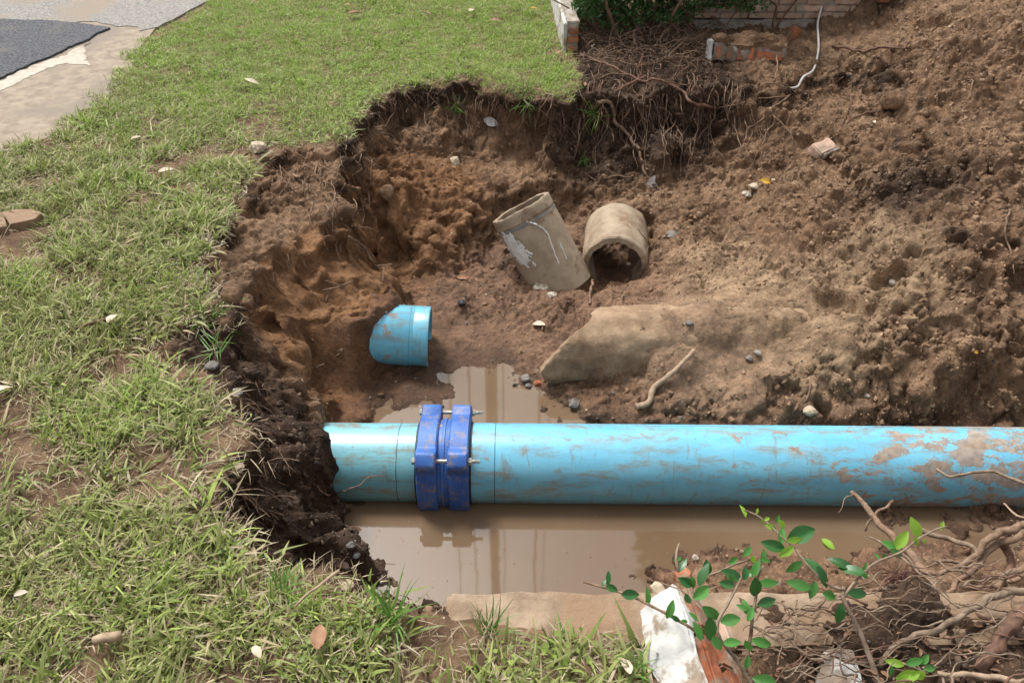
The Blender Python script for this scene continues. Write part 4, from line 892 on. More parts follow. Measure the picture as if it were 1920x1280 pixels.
# matted fine root ball
mb = MB()
for k in range(150):
    c = W(1690 + random.gauss(0, 14), 1088 + random.gauss(0, 9), -.13 + random.gauss(0, .012)); p = [c]
    for j in range(3): p.append(p[-1] + Vector((random.gauss(0, .012), random.gauss(0, .01), random.gauss(-.002, .008))))
    tube(mb, p, .0011, .0007, 3, step=.02)
for k in range(60):
    c = W(1680 + random.gauss(0, 10), 1130 + random.gauss(0, 22), -.12 + random.gauss(0, .01)); p = [c]
    for j in range(3): p.append(p[-1] + Vector((random.gauss(0, .010), random.gauss(0, .01), random.gauss(-.004, .006))))
    tube(mb, p, .001, .0006, 3, step=.02)
o = part('root_mat', mb.mesh('root_mat'), simple('maroon_rootlets', (.07, .028, .024), (.13, .055, .04), 50, .9, world=True), tangle); o['kind'] = 'stuff'

# ------------------------------------------------------------------ leafy sprigs
def leaf_mesh(name, w=.55, fold=.18, curl=.15, seed=0, notch=0.0):
    r_ = random.Random(seed); V = []; F = []; nu, nv = 7, 4
    for i in range(nu + 1):
        t = i / nu; wd = w * (math.sin(math.pi * min(1, t * .96 + .03)) ** .75) * (1 - .25 * t + notch * math.sin(t * 30) * .06)
        for j in range(nv + 1):
            s = (j / nv - .5)
            V.append((t, s * wd, fold * abs(s) * wd * 1.6 - curl * t * t + .015 * math.sin(i * 2.1 + j * 3 + seed)))
    for i in range(nu):
        for j in range(nv): a = i * (nv + 1) + j; F.append((a, a + 1, a + nv + 2, a + nv + 1))
    return mesh(name, V, F)
LEAF = [leaf_mesh('leaf', .58, .25, .12, 1), leaf_mesh('leaf', .50, .1, .22, 2), leaf_mesh('leaf', .66, .3, .05, 3), leaf_mesh('leaf', .52, .18, .3, 4)]
LM = {}
def leafm(i, key):
    if (i, key) not in LM:
        me = LEAF[i].copy(); me.name = 'leaf'; me.materials.append(M[key]); LM[(i, key)] = me
    return LM[(i, key)]
def place_leaf(root, u, v, z, px, ang, key, face=.6, i=None, name='leaf'):
    c = W(u, v, z); L = 1.0 * px / pxm(c); a = R(ang)
    d = (right_ * math.cos(a) + upc * math.sin(a) + tow * random.uniform(-.35, .25)).normalized()
    nn = (tow * face + Vector((0, 0, 1)) * (1 - face) + Vector((random.gauss(0, .25), random.gauss(0, .25), 0))).normalized()
    s = nn.cross(d).normalized(); nn = d.cross(s)
    base = c - d * L * .5
    Mx_ = Matrix.Translation(base) @ Matrix((d, s, nn)).transposed().to_4x4() @ Matrix.Scale(L, 4)
    o = bpy.data.objects.new(name, leafm(i if i is not None else random.randrange(4), key)); COL.objects.link(o)
    if root is not None: o.parent = root; o.matrix_parent_inverse = Matrix.Translation(root.location).inverted()
    o.matrix_basis = Mx_; return o
def sprig(label, loc, stems, leaves, mat='root_grey'):
    r = empty('leafy_sprig', loc, label, 'sprig')
    for pts, r0, r1 in stems:
        mb = MB(); tube(mb, Z3(pts), r0, r1, 7, jit=.0012, rough=.15); part('stem', mb.mesh('stem'), M[mat], r)
    for (u, v, z, px, an, k) in leaves: place_leaf(r, u, v, z, px, an, {'d': 'leaf_dark', 'm': 'leaf_mid', 'b': 'leaf_bright'}[k])
    return r
sprig('tall forked leafy sprig with glossy leaves rising in front of the water', W(1650, 1290, -.03), [
    ([(1652,1295,-.04),(1632,1235,.0),(1610,1180,.04),(1592,1145,.07),(1580,1118,.09),(1582,1100,.1)], .0065, .004),
    ([(1582,1105,.1),(1560,1098,.1),(1532,1078,.11),(1508,1052,.12),(1490,1028,.12),(1462,1003,.13),(1440,980,.13),(1418,965,.13),(1396,955,.13)], .0035, .0015),
    ([(1584,1118,.09),(1600,1095,.1),(1622,1070,.11),(1650,1050,.12),(1690,1035,.12),(1718,1012,.13),(1748,996,.13),(1775,986,.13)], .0035, .002)],
    [(1503,1001,.14,56,20,'d'),(1449,1022,.13,44,165,'d'),(1474,1034,.13,32,215,'b'),(1490,1012,.14,30,10,'b'),(1466,1004,.13,30,80,'m'),(1545,1082,.12,48,-55,'d'),(1528,1062,.11,52,125,'d'),(1498,1096,.11,46,170,'m'),(1524,1106,.10,34,250,'m'),(1556,1116,.1,36,-20,'m'),
     (1576,1054,.12,42,150,'d'),(1598,1067,.12,48,165,'d'),(1610,1112,.11,44,-5,'d'),(1575,1152,.09,42,-95,'d'),(1489,1063,.11,36,-140,'m'),
     (1690,1012,.13,42,55,'b'),(1666,1022,.12,30,150,'m'),(1682,1036,.12,26,-30,'m'),(1716,988,.13,40,110,'b'),(1718,1016,.13,22,-70,'b'),(1732,1015,.13,12,-60,'b'),(1624,1080,.12,20,-30,'m'),(1622,1062,.12,18,60,'m'),(1645,1044,.12,18,120,'m'),(1657,1042,.12,14,60,'m'),(1766,985,.13,18,70,'b'),
     (1395,957,.13,24,100,'b'),(1420,958,.13,14,60,'b'),(1446,988,.13,24,-20,'b'),(1458,972,.13,16,60,'m'),(1430,978,.13,14,-90,'b'),(1465,985,.13,26,-60,'b'),(1438,972,.13,12,20,'b')])
sprig('low bare tipped sprig reaching left over the footing and the water', W(1310, 1190, .05), [
    ([(1320,1195,.06),(1285,1170,.08),(1245,1148,.09),(1200,1125,.09),(1165,1110,.08),(1130,1100,.07),(1095,1090,.06)], .0035, .0028)],
    [(1182,1114,.1,34,0,'d'),(1141,1083,.09,26,80,'d'),(1147,1102,.09,24,-20,'d'),(1132,1092,.09,16,60,'d'),(1216,1118,.1,34,85,'m'),(1258,1142,.1,36,60,'m'),(1268,1160,.1,22,-40,'d'),(1284,1164,.1,16,-10,'m')], 'root')
sprig('bushy dark leafed sprig growing out beside the fallen white plaster chunk', W(1345, 1290, .0), [
    ([(1415,1290,.0),(1382,1240,.04),(1350,1195,.09),(1345,1170,.11),(1365,1130,.11),(1380,1100,.12),(1394,1078,.12)], .0045, .003),
    ([(1350,1195,.09),(1330,1160,.11),(1305,1130,.11),(1275,1105,.1),(1240,1092,.09)], .0025, .0015), ([(1272,1072,.12),(1268,1045,.13),(1274,1018,.13)], .004, .0022)],
    [(1318,1075,.13,46,70,'d'),(1326,1062,.13,30,100,'d'),(1285,1090,.12,32,150,'d'),(1300,1092,.12,24,-80,'m'),(1315,1110,.12,40,30,'m'),(1290,1124,.12,28,-70,'d'),(1336,1150,.12,46,-35,'m'),(1333,1182,.12,56,-80,'d'),(1370,1162,.12,40,10,'m'),(1308,1182,.11,36,110,'m'),(1344,1205,.1,30,-60,'m'),
     (1372,1077,.13,42,150,'d'),(1362,1094,.13,28,170,'d'),(1371,1086,.13,20,-60,'m'),(1397,1074,.13,26,80,'d'),(1280,1058,.13,30,60,'d'),(1270,1048,.13,18,200,'m'),(1300,1155,.12,22,130,'m')])
sprig('upright leafy sprig between the fallen chunk and the forked sprig', W(1400, 1290, .0), [
    ([(1398,1260,.0),(1403,1220,.03),(1408,1180,.06),(1413,1145,.09),(1418,1115,.1),(1420,1085,.11),(1432,1060,.12)], .0045, .0025),
    ([(1330,1078,.1),(1360,1066,.1),(1385,1055,.1),(1412,1046,.1)], .003, .002)],
    [(1417,1104,.12,50,-85,'d'),(1442,1092,.12,38,5,'m'),(1418,1064,.13,36,60,'m'),(1405,1074,.12,28,190,'m'),(1438,1128,.12,38,15,'d'),(1408,1150,.11,30,60,'m'),(1399,1138,.11,30,110,'m'),(1430,1204,.1,42,-15,'m'),(1404,1212,.09,32,-60,'m'),(1373,1204,.1,34,5,'m'),(1400,1240,.08,26,80,'m'),
     (1402,1033,.12,28,40,'m'),(1412,1048,.12,20,-60,'b'),(1432,1042,.12,28,70,'m'),(1375,1050,.12,24,20,'m'),(1436,1050,.12,20,-10,'m'),(1392,1138,.11,24,160,'m')])
sprig('small pale green weed rosette at the bottom edge among the branches', W(1710, 1268, -.05), [
    ([(1690,1242,-.02),(1715,1250,-.02),(1740,1262,-.03)], .002, .002)],
    [(1678,1242,.0,32,170,'b'),(1716,1240,.0,34,20,'m'),(1734,1235,.0,24,60,'m'),(1702,1266,.0,42,200,'b'),(1728,1266,.0,40,-20,'b'),(1670,1258,.0,24,-90,'m'),(1744,1252,.0,26,0,'m'),(1692,1280,.0,40,230,'b')], 'stick')
place = place_leaf(None, 1433, 1276, .02, 44, 170, 'leaf_mid'); place.name = 'green_leaf'; tag(place, 'single green leaf at the bottom edge below the upright sprig', 'leaf')

# ------------------------------------------------------------------ single fallen leaves, stones and scraps
def ground_leaf(u, v, px, ang, key, label, name='fallen_leaf', lift=.01, cat='leaf', i=None):
    p, n_ = PN(u, v); n_ = (n_ + Vector((random.gauss(0, .15), random.gauss(0, .15), .8))).normalized(); L = px / pxm(p)
    d = Vector((math.cos(R(ang)), math.sin(R(ang)), 0)); d = (d - n_ * d.dot(n_)).normalized(); s = n_.cross(d)
    o = bpy.data.objects.new(name, leafm(random.randrange(4) if i is None else i, key)); COL.objects.link(o)
    o.matrix_basis = Matrix.Translation(p + n_ * lift - d * L / 2) @ Matrix((d, s, n_)).transposed().to_4x4() @ Matrix.Scale(L, 4)
    return tag(o, label, cat)
G = .045
for a in ((668,37,30,30,'dryleaf','large dry brown leaf on the lawn, left of the others'),(800,38,20,-20,'dryleaf','curled grey brown leaf in the middle of the upper lawn'),(886,32,22,60,'paleleaf','pale dead leaf standing on the upper lawn'),(929,48,22,20,'dryleaf','brown leaf nearest the white wall on the upper lawn'),
          (652,20,18,150,'dryleaf','small dull leaf near the top edge of the lawn'),(1001,29,16,10,'yellowleaf','small yellow leaf on the lawn beside the white wall'),(474,165,26,-10,'paleleaf','cream dead leaf on the lawn left of the pit corner'),(318,336,30,35,'paleleaf','whitish dead leaf on worn lawn above the left rim'),
          (4,750,60,60,'paleleaf','pale dead leaf at the left edge of the photo'),(604,1213,52,95,'dryleaf','broad brown leaf in the grass below the pit corner'),(218,612,34,90,'paleleaf','upright pale leaf beside the twig in the left grass'),(484,1248,30,-50,'paleleaf','pale leaf in the bottom grass'),
          (1165,1268,44,100,'paleleaf','tan curled leaf in the grass left of the fallen chunk'),(55,1135,24,20,'paleleaf','tiny tan leaf in the grass near the lower left corner'),(1045,112,18,70,'dryleaf','orange brown leaf at the foot of the white wall'),
          (262,275,18,30,'paleleaf','small whitish leaf on the thin lawn near the pavement')):
    ground_leaf(*a[:5], a[5], lift=G)
for a in ((1437,341,26,-10,'yellowleaf','yellow leaf with a dark spot lying on the back slope'),(869,522,24,0,'dryleaf','orange brown leaf on mud behind the blue stub'),(1096,160,12,90,'dryleaf','small orange leaf hanging at the rim by the grass tuft'),(1640,232,10,80,'paleleaf','pale seed shell on the soil above the spoil slope'),
          (1825,660,12,0,'yellowleaf','little yellow leaf on the mud at the right'),(1012,612,26,-20,'paleleaf','translucent pale scrap on mud left of the broken pipe'),(1115,88,18,60,'paleleaf','white sliver on dark soil beside the wall end'),(1785,52,12,-20,'paleleaf','pale leaf at the top of the spoil heap')):
    ground_leaf(*a[:5], a[5], lift=.012)
p = W(1541, 1010, ZW + .004); o = bpy.data.objects.new('floating_leaf', leafm(0, 'leaf_bright')); COL.objects.link(o); L = .055
o.matrix_basis = Matrix.Translation(p) @ Matrix.Rotation(R(-55), 4, 'Z') @ Matrix.Scale(L, 4); tag(o, 'yellow green leaf floating on the muddy water', 'leaf')
p = W(676, 988, ZW + .006); o = bpy.data.objects.new('floating_leaf', leafm(1, 'dryleaf')); COL.objects.link(o)
o.matrix_basis = Matrix.Translation(p + Vector((-.05, 0, 0))) @ Matrix.Rotation(R(-20), 4, 'Z') @ Matrix.Scale(.08, 4); tag(o, 'dark dead leaf lying at the left edge of the water', 'leaf')

def rock_mesh(name, seed, sub_=2, flat=.7, amp=.35, rough=.12, facet=False):
    bm = bmesh.new(); bmesh.ops.create_icosphere(bm, subdivisions=sub_, radius=1)
    Pn = np.array([v.co[:] for v in bm.verts]); d = 1 + amp * fbm(Pn[:, 0] + seed * 3.7, Pn[:, 1], Pn[:, 2], 1.1, 2, 400 + seed) + rough * fbm(Pn[:, 0], Pn[:, 1] + seed, Pn[:, 2], 3.5, 3, 500 + seed)
    for v, k in zip(bm.verts, d): v.co *= float(k); v.co.z *= flat
    me = bpy.data.meshes.new(name); bm.to_mesh(me); bm.free()
    if not facet: me.polygons.foreach_set('use_smooth', [True] * len(me.polygons))
    return me
def stone(u, v, px, key, label, flat=.6, name='stone', seed=None, cat='stone', facet=True, sub_=2, sink=.3):
    p, n_ = PN(u, v); s = px / pxm(p) / 2; me = rock_mesh(name, seed or random.randrange(99), sub_, flat, .45, .1, facet); me.transform(Matrix.Scale(s, 4) @ Matrix.Rotation(random.uniform(0, 6), 4, 'Z')); o = link(name, me, M[key]); o.location = p + n_ * s * flat * (1 - sink)
    return tag(o, label, cat)
stone(1090, 694, 22, 'stone_tan', 'angular cream stone just right of the broken pipe end', .7)
stone(866, 571, 15, 'stone_black', 'small black stone on the mud right of the blue stub', .8)
stone(985, 712, 18, 'stone', 'dark grey stone at the puddle edge left of the cream one', .7); stone(990, 724, 14, 'stone', 'smaller dark pebble touching the grey stone at the puddle edge', .7)
stone(1008, 722, 18, 'brick', 'reddish brick pebble at the puddle edge', .8); stone(1014, 538, 30, 'stone_pale', 'white plaster crumb on mud below the tilted pipe', .35); stone(1032, 553, 20, 'stone_pale', 'smaller whitish crumb beside the plaster crumb below the tilted pipe', .4)
stone(1075, 755, 24, 'stone', 'grey lump half in the puddle right of the pebbles', .6); stone(1292, 606, 16, 'stone', 'flat greenish grey pebble on top of the buried pipe', .4, facet=False)
stone(1420, 663, 14, 'stone', 'blue grey stone pair member on the mud above the stick', .7); stone(1404, 672, 14, 'stone', 'lighter grey stone just left of the blue grey one', .6)
stone(1697, 800, 22, 'stone_black', 'dark wet stone touching the far side of the blue pipe', .7); stone(1514, 774, 24, 'stone_tan', 'muddy tan stone at the waterline behind the blue pipe', .7); stone(1625, 742, 10, 'stone_pale', 'tiny white pebble above the waterline behind the blue pipe', .8)
stone(1412, 350, 20, 'stone_tan', 'pale shell like stone left of the yellow leaf', .5); stone(1400, 366, 18, 'stone_pale', 'whitish pebble below the shell like stone', .6); stone(1673, 530, 14, 'stone', 'grey pebble inside the footprint on the mound', .6)
stone(855, 305, 24, 'stone_tan', 'pale knobbly stone in the back wall', .9); stone(1450, 338, 8, 'stone_tan', 'tiny pebble beside the yellow leaf', .8); stone(445, 870, 26, 'stone_tan', 'tan clod stone at the left rim beside the old pipe', .7); stone(445, 737, 20, 'stone', 'flat pale grey stone in the dark left bank', .4)
stone(400, 688, 26, 'stone', 'grey stone under the overhanging grass on the left bank', .5); stone(484, 280, 34, 'stone_tan', 'dusty flat stone at the upper left corner of the rim', .5); stone(720, 355, 30, 'soil', 'large brown clod leaning in the corner of the back wall', 1, cat='clod', facet=False)
stone(657, 1022, 18, 'stone', 'grey stone at the left water edge', .7); stone(668, 1040, 16, 'stone_black', 'wet dark stone at the left water edge', .7); stone(652, 1100, 26, 'stone_tan', 'flat beige stone under the grass at the water corner', .5); stone(1260, 440, 24, 'stone', 'pale grey slab corner in the mound beside the round pipe', .4)
stone(1620, 1083, 16, 'stone_pale', 'white pebble at the bank below the floating leaf', .7); stone(1305, 1050, 14, 'stone_pale', 'small white pebble on the near bank', .8); stone(1282, 1078, 34, 'brick', 'orange brick crumb at the tip of the fallen chunk', .5)
stone(1240, 1098, 34, 'stone_tan', 'tan stone on the footing left of the fallen chunk', .6); stone(1712, 108, 26, 'soil', 'brown clod at the top slope', .9, cat='clod', facet=False); stone(1675, 183, 40, 'soil', 'round grey brown clod on the upper spoil slope', .9, cat='clod', facet=False)
stone(427, 562, 42, 'soil', 'sandy clod perched on the left rim beside the grass', .9, cat='clod', facet=False); stone(455, 560, 30, 'soil', 'darker clod right of the sandy one on the left rim', .9, cat='clod', facet=False)
sh = empty('plastic_scrap', P(1213, 342), 'crumpled pale plastic shred caught on the back wall', 'plastic')
for k in range(4):
    me = leafm(k, 'plastic_scrap'); o = bpy.data.objects.new('shred', me); COL.objects.link(o); o.parent = sh
    o.matrix_basis = Matrix.Translation((random.gauss(0, .012), -.01, random.gauss(.0, .012))) @ Matrix.Rotation(R(-60 + k * 40), 4, 'Y') @ Matrix.Rotation(R(80), 4, 'X') @ Matrix.Scale(.06, 4)
# dark hollow with a shiny flap of buried plastic under the turf
me = leafm(2, 'plastic_scrap'); o = bpy.data.objects.new('plastic_scrap', me); COL.objects.link(o); p, n_ = PN(920, 222)
o.matrix_basis = Matrix.Translation(p + n_ * .01 + Vector((-.04, 0, 0))) @ Matrix.Rotation(R(60), 4, 'X') @ Matrix.Rotation(R(-20), 4, 'Z') @ Matrix.Scale(.085, 4); tag(o, 'small shiny plastic flap in the dark hollow under the turf of the back wall', 'plastic')
# cracked clay slabs on the bare lawn patch
for px, lab in (([(0,398),(30,392),(60,392),(78,398),(66,410),(40,416),(18,420),(12,410)], 'dry cracked clay slab on the bare lawn patch at the left edge'), ([(-30,402),(4,400),(10,412),(12,424),(-30,430)], 'second clay slab left of the crack at the photo edge')):
    o = flat_frag('clay_slab', px, .035, .035, M['footing'], lab, 'clay')

# ------------------------------------------------------------------ hedge
hc = P(1230, 70); hedge = empty('hedge', hc, 'dark green clipped hedge with bare woody stems behind the pit', 'hedge')
def leafcloud(n, fn, smin, smax, seed=0):
    r_ = np.random.default_rng(seed); C = fn(r_, n); n = len(C)
    d = r_.normal(size=(n, 3)); d /= np.linalg.norm(d, axis=1, keepdims=True); e = r_.normal(size=(n, 3)); e[:, 2] += 1.0; s_ = np.cross(e, d); s_ /= np.linalg.norm(s_, axis=1, keepdims=True)
    L = r_.uniform(smin, smax, (n, 1)); nn = np.cross(d, s_)
    V = np.stack([C - d * L / 2, C + s_ * L * .28 + nn * L * .06, C + d * L / 2, C - s_ * L * .28 + nn * L * .06], 1).reshape(-1, 3)
    return V, np.arange(n * 4).reshape(n, 4)
def hfn(r_, n):
    x = r_.uniform(.36, 1.55, n); y = r_.uniform(4.95, 5.9, n); z = r_.uniform(.06, 1.0, n)
    low = .03 + .075 * np.clip((x - .66) / .2, 0, 1) + .06 * np.clip((x - 1.0) / .3, 0, 1) + .05 * fbm(x, y, z, 4, 2, 610) ; front = 5.04 + .10 * fbm(x, y, z, 3, 2, 620) - .1 * np.clip((x - 1.2) / .4, 0, 1)
    k = (z > low) & (y > front) & (fbm(x, y, z, 6, 2, 600) > -.22); return np.stack([x, y, z], 1)[k]
Vv, Qq = leafcloud(70000, hfn, .018, .036, 3); o = part('foliage', np_mesh('foliage', Vv, Qq, False), M['hedge_leaf'], hedge); o['kind'] = 'stuff'
for k in range(34):
    x = random.uniform(.5, 1.7); y = random.uniform(5.12, 5.6); p = [Vector((x, y, H(x, y) - .02))]; dx = random.uniform(-.12, .12)
    for j in range(4): p.append(p[-1] + Vector((dx + random.gauss(0, .035), random.gauss(-.01, .03), random.uniform(.05, .14))))
    r_ = random.choice([.004, .006, .008, .012]); mb = MB(); tube(mb, p, r_ * 1.3, r_ * .5, 6, jit=.004, step=.03, rough=.2); part('stem', mb.mesh('stem'), M[random.choice(['root', 'root_grey', 'root_red'])], hedge)
for pts, r0 in (([(1200,60,.02),(1190,40,.06),(1175,20,.1),(1160,-10,.1)], .012), ([(1215,20,.08),(1250,45,.05),(1290,60,.04)], .007), ([(1140,60,.03),(1170,45,.06),(1205,30,.08)], .006), ([(1290,55,.03),(1340,30,.08),(1400,22,.1),(1450,18,.08),(1515,22,.05)], .012), ([(1285,10,.1),(1320,30,.08),(1350,60,.04),(1360,75,.0)], .01), ([(1230,90,.01),(1262,62,.06),(1290,40,.08),(1310,10,.1)], .006), ([(1195,92,.0),(1196,70,.04),(1198,50,.08)], .009)):
    mb = MB(); tube(mb, [P(u, v, z) for u, v, z in pts], r0, r0 * .6, 7, jit=.004, rough=.2); part('stem', mb.mesh('stem'), M['root'], hedge)
mb = MB()                                  # matted fine twigs at the hedge foot
for k in range(330):
    c = P(random.uniform(1100, 1345), random.uniform(52, 125) , .02); p = [c]; an = random.uniform(0, 6.3)
    for j in range(3): an += random.gauss(0, .6); p.append(p[-1] + Vector((math.cos(an) * .05, math.sin(an) * .04, random.gauss(.004, .02))))
    tube(mb, p, random.uniform(.0015, .004), .001, 4, step=.03)
o = part('twig_litter', mb.mesh('twig_litter'), M['root'], hedge); o['kind'] = 'stuff'

# ------------------------------------------------------------------ what the water mirrors: a utility pole with service cables and a tree, beyond the top of the frame
pole = empty('utility_pole', (-.26, 7.6, 0), 'concrete utility pole with hanging cables mirrored in the muddy water', 'utility pole')
mb = MB(); tube(mb, [Vector((-.26, 7.6, -.3)), Vector((-.26, 7.6, 6)), Vector((-.25, 7.6, 13))], .085, .06, 12, step=1.0); part('shaft', mb.mesh('shaft'), M['mortar'], pole)
for dx, r_ in ((-.55, .010), (-.30, .012), (.62, .018), (.75, .008), (.14, .010)):
    mb = MB(); tube(mb, [Vector((-.26 + dx, 7.7, .0)), Vector((-.25 + dx, 7.7, 4)), Vector((-.27 + dx, 7.7, 9)), Vector((-.26 + dx, 7.7, 13))], r_, r_, 6, step=.5, jit=.02); part('cable', mb.mesh('cable'), M['rubber'], pole)
mb = MB(); tube(mb, [Vector((-1.2, 7.65, 12.9)), Vector((.9, 7.65, 12.9))], .05, .05, 6, step=1); part('crossarm', mb.mesh('crossarm'), M['mortar'], pole)
tree = empty('shade_tree', (4.4, 8.8, 0), 'broad dark green tree mirrored in the right half of the water', 'tree')
mb = MB(); tube(mb, [Vector((4.4, 8.8, -.3)), Vector((4.3, 8.8, 2.5)), Vector((4.5, 8.8, 5)), Vector((4.3, 8.9, 8))], .22, .1, 12, step=.4); part('trunk', mb.mesh('trunk'), M['root_grey'], tree)
for k in range(7):
    an = k * .9; mb = MB(); b0 = Vector((4.4, 8.8, 3.5 + k * .5)); tube(mb, [b0, b0 + Vector((math.cos(an) * .9, math.sin(an) * .5, .9)), b0 + Vector((math.cos(an) * 2.0, math.sin(an) * .9, 2.1))], .08, .03, 8, step=.3, jit=.02); part('limb', mb.mesh('limb'), M['root_grey'], tree)
def tfn(r_, n):
    d = r_.normal(size=(n, 3)); d /= np.linalg.norm(d, axis=1, keepdims=True); rr = r_.uniform(.15, 1, (n, 1)) ** .45
    Pp = d * rr * np.array([3.1, 1.7, 3.6]) + np.array([5.2, 8.8, 8.2]); k = fbm(Pp[:, 0], Pp[:, 1], Pp[:, 2], .9, 3, 700) > -.28; return Pp[k]
Vv, Qq = leafcloud(30000, tfn, .12, .24, 5); o = part('crown', np_mesh('crown', Vv, Qq, False), M['hedge_leaf'], tree)

# ------------------------------------------------------------------ scattered stuff: instances on points of the soil
tri = np.concatenate([Q[:, [0, 1, 2]], Q[:, [0, 2, 3]]]); cen = V[tri].mean(1)
sel = (cen[:, 0] > -3.4) & (cen[:, 0] < 3.6) & (cen[:, 1] > .35) & (cen[:, 1] < 9)
tri = tri[sel]; e1 = V[tri[:, 1]] - V[tri[:, 0]]; e2 = V[tri[:, 2]] - V[tri[:, 0]]; cr = np.cross(e1, e2); ar = np.linalg.norm(cr, axis=1) / 2; tn = cr / (2 * ar[:, None] + 1e-12)
att = {k: A.ravel()[tri].mean(1) for k, A in (('orange', orange), ('dark', dark), ('wet', wet), ('inpit', inpit), ('slope', slope), ('smooth', smooth_), ('rough', rough_mound))}
def scatter(n, w):
    w = ar * w; k = rng.choice(len(tri), n, p=w / w.sum()); a, b = rng.random((2, n, 1)); fl = (a + b) > 1; a = np.where(fl, 1 - a, a); b = np.where(fl, 1 - b, b)
    return V[tri[k, 0]] + a * e1[k] + b * e2[k], tn[k], k
def instancer(name, variants, pos, rot, scl, pick, label, extra):
    me = bpy.data.meshes.new(name); me.vertices.add(len(pos)); me.vertices.foreach_set('co', pos.astype(np.float32).ravel())
    def at(nm, ty, data, f='value'): a_ = me.attributes.new(nm, ty, 'POINT'); a_.data.foreach_set(f, np.ascontiguousarray(data).ravel())
    at('rot', 'FLOAT_VECTOR', rot.astype(np.float32), 'vector'); at('scl', 'FLOAT', scl.astype(np.float32)); at('pick', 'INT', pick.astype(np.int32))
    for k_, d_ in extra.items(): at(k_, 'FLOAT', d_.astype(np.float32))
    col = bpy.data.collections.new(name + '_kinds')
    for i, (m_, mt) in enumerate(variants):
        if not m_.materials: m_.materials.append(mt)
        o_ = bpy.data.objects.new(name + '_kind%02d' % i, m_); col.objects.link(o_)
    o = bpy.data.objects.new(name, me); COL.objects.link(o); tag(o, label, kind='stuff')
    ng = bpy.data.node_groups.new(name, 'GeometryNodeTree'); ng.interface.new_socket('Geometry', in_out='INPUT', socket_type='NodeSocketGeometry'); ng.interface.new_socket('Geometry', in_out='OUTPUT', socket_type='NodeSocketGeometry')
    gi, go = ng.nodes.new('NodeGroupInput'), ng.nodes.new('NodeGroupOutput'); ip = ng.nodes.new('GeometryNodeInstanceOnPoints'); ci = ng.nodes.new('GeometryNodeCollectionInfo')
    ci.inputs['Collection'].default_value = col; ci.inputs['Separate Children'].default_value = True; ci.inputs['Reset Children'].default_value = True
    def na(nm, ty): q = ng.nodes.new('GeometryNodeInputNamedAttribute'); q.data_type = ty; q.inputs['Name'].default_value = nm; return q.outputs['Attribute']
    L_ = ng.links.new; L_(gi.outputs[0], ip.inputs['Points']); L_(ci.outputs[0], ip.inputs['Instance']); ip.inputs['Pick Instance'].default_value = True
    L_(na('pick', 'INT'), ip.inputs['Instance Index']); L_(na('rot', 'FLOAT_VECTOR'), ip.inputs['Rotation']); L_(na('scl', 'FLOAT'), ip.inputs['Scale']); L_(ip.outputs[0], go.inputs[0])
    md = o.modifiers.new('scatter', 'NODES'); md.node_group = ng; return o

# soil crumbs and clods
def clod_material():
    m, nt, p = newmat('clod_soil'); n = N(nt); v = coords(n, False)
    at = lambda k: n('Attribute', attribute_name=k, attribute_type='INSTANCER').outputs['Fac']
    med = n.noise(v, 30, 6, .7); 
    col = n.mix(n.ramp(med, .3, .7), (.165, .098, .056), (.33, .21, .125))
    col = n.mix(at('c_orange'), col, n.mix(med, (.15, .075, .035), (.28, .15, .07))); col = n.mix(at('c_dark'), col, n.mix(med, (.038, .024, .016), (.11, .068, .044)))
    col = n('HueSaturation', {'Color': col, 'Value': at('c_val')}).outputs[0]
    nt.links.new(col, p.inputs['Base Color']); p.inputs['Roughness'].default_value = .88
    nt.links.new(n.bump(n.noise(v, 190, 5, .75), .7, .004), p.inputs['Normal']); return m
cm = clod_material()
variants = [(rock_mesh('clod', 20 + k, 2, .62, .75, .55), cm) for k in range(9)]
def z_ok(pos): return pos[:, 2] > ZW - .004
w = att['inpit'] * (1 - .82 * att['smooth']) * (.25 + att['rough'] + .6 * att['dark'])
pos, nn, k = scatter(52000, w); ok = z_ok(pos); pos, nn, k = pos[ok], nn[ok], k[ok]; n_ = len(pos)
cl = fbm(pos[:, 0], pos[:, 1], pos[:, 2], 4, 2, 800); keep = rng.random(n_) < .35 + 1.2 * np.clip(cl + .25, 0, 1); pos, nn, k = pos[keep], nn[keep], k[keep]; n_ = len(pos)
scl = .0030 * (rng.random(n_) + .04) ** -.52; scl = np.minimum(scl, .0155)
instancer('soil_clods', variants, pos - nn * (scl * .12)[:, None], rng.random((n_, 3)) * 6.28, scl, rng.integers(0, 9, n_), 'loose crumbs and clods of brown soil on the pit walls and the spoil slope',
          {'c_orange': np.clip(att['orange'][k], 0, 1), 'c_dark': np.clip(att['dark'][k], 0, 1), 'c_val': rng.uniform(.75, 1.25, n_)})
# small gravel
gv = [(rock_mesh('pebble', 60 + k, 1 + (k % 2), .6, .4, .05), M['stone' if k % 3 else 'stone_tan']) for k in range(6)]
pos, nn, k = scatter(1500, att['inpit'] * (.3 + 1.6 * att['wet'])); ok = z_ok(pos); pos, nn = pos[ok], nn[ok]; n_ = len(pos)
scl = .0025 * (rng.random(n_) + .05) ** -.5
instancer('gravel', gv, pos, rng.random((n_, 3)) * 6.28, scl, rng.integers(0, 6, n_), 'small grey and tan pebbles in the mud', {})

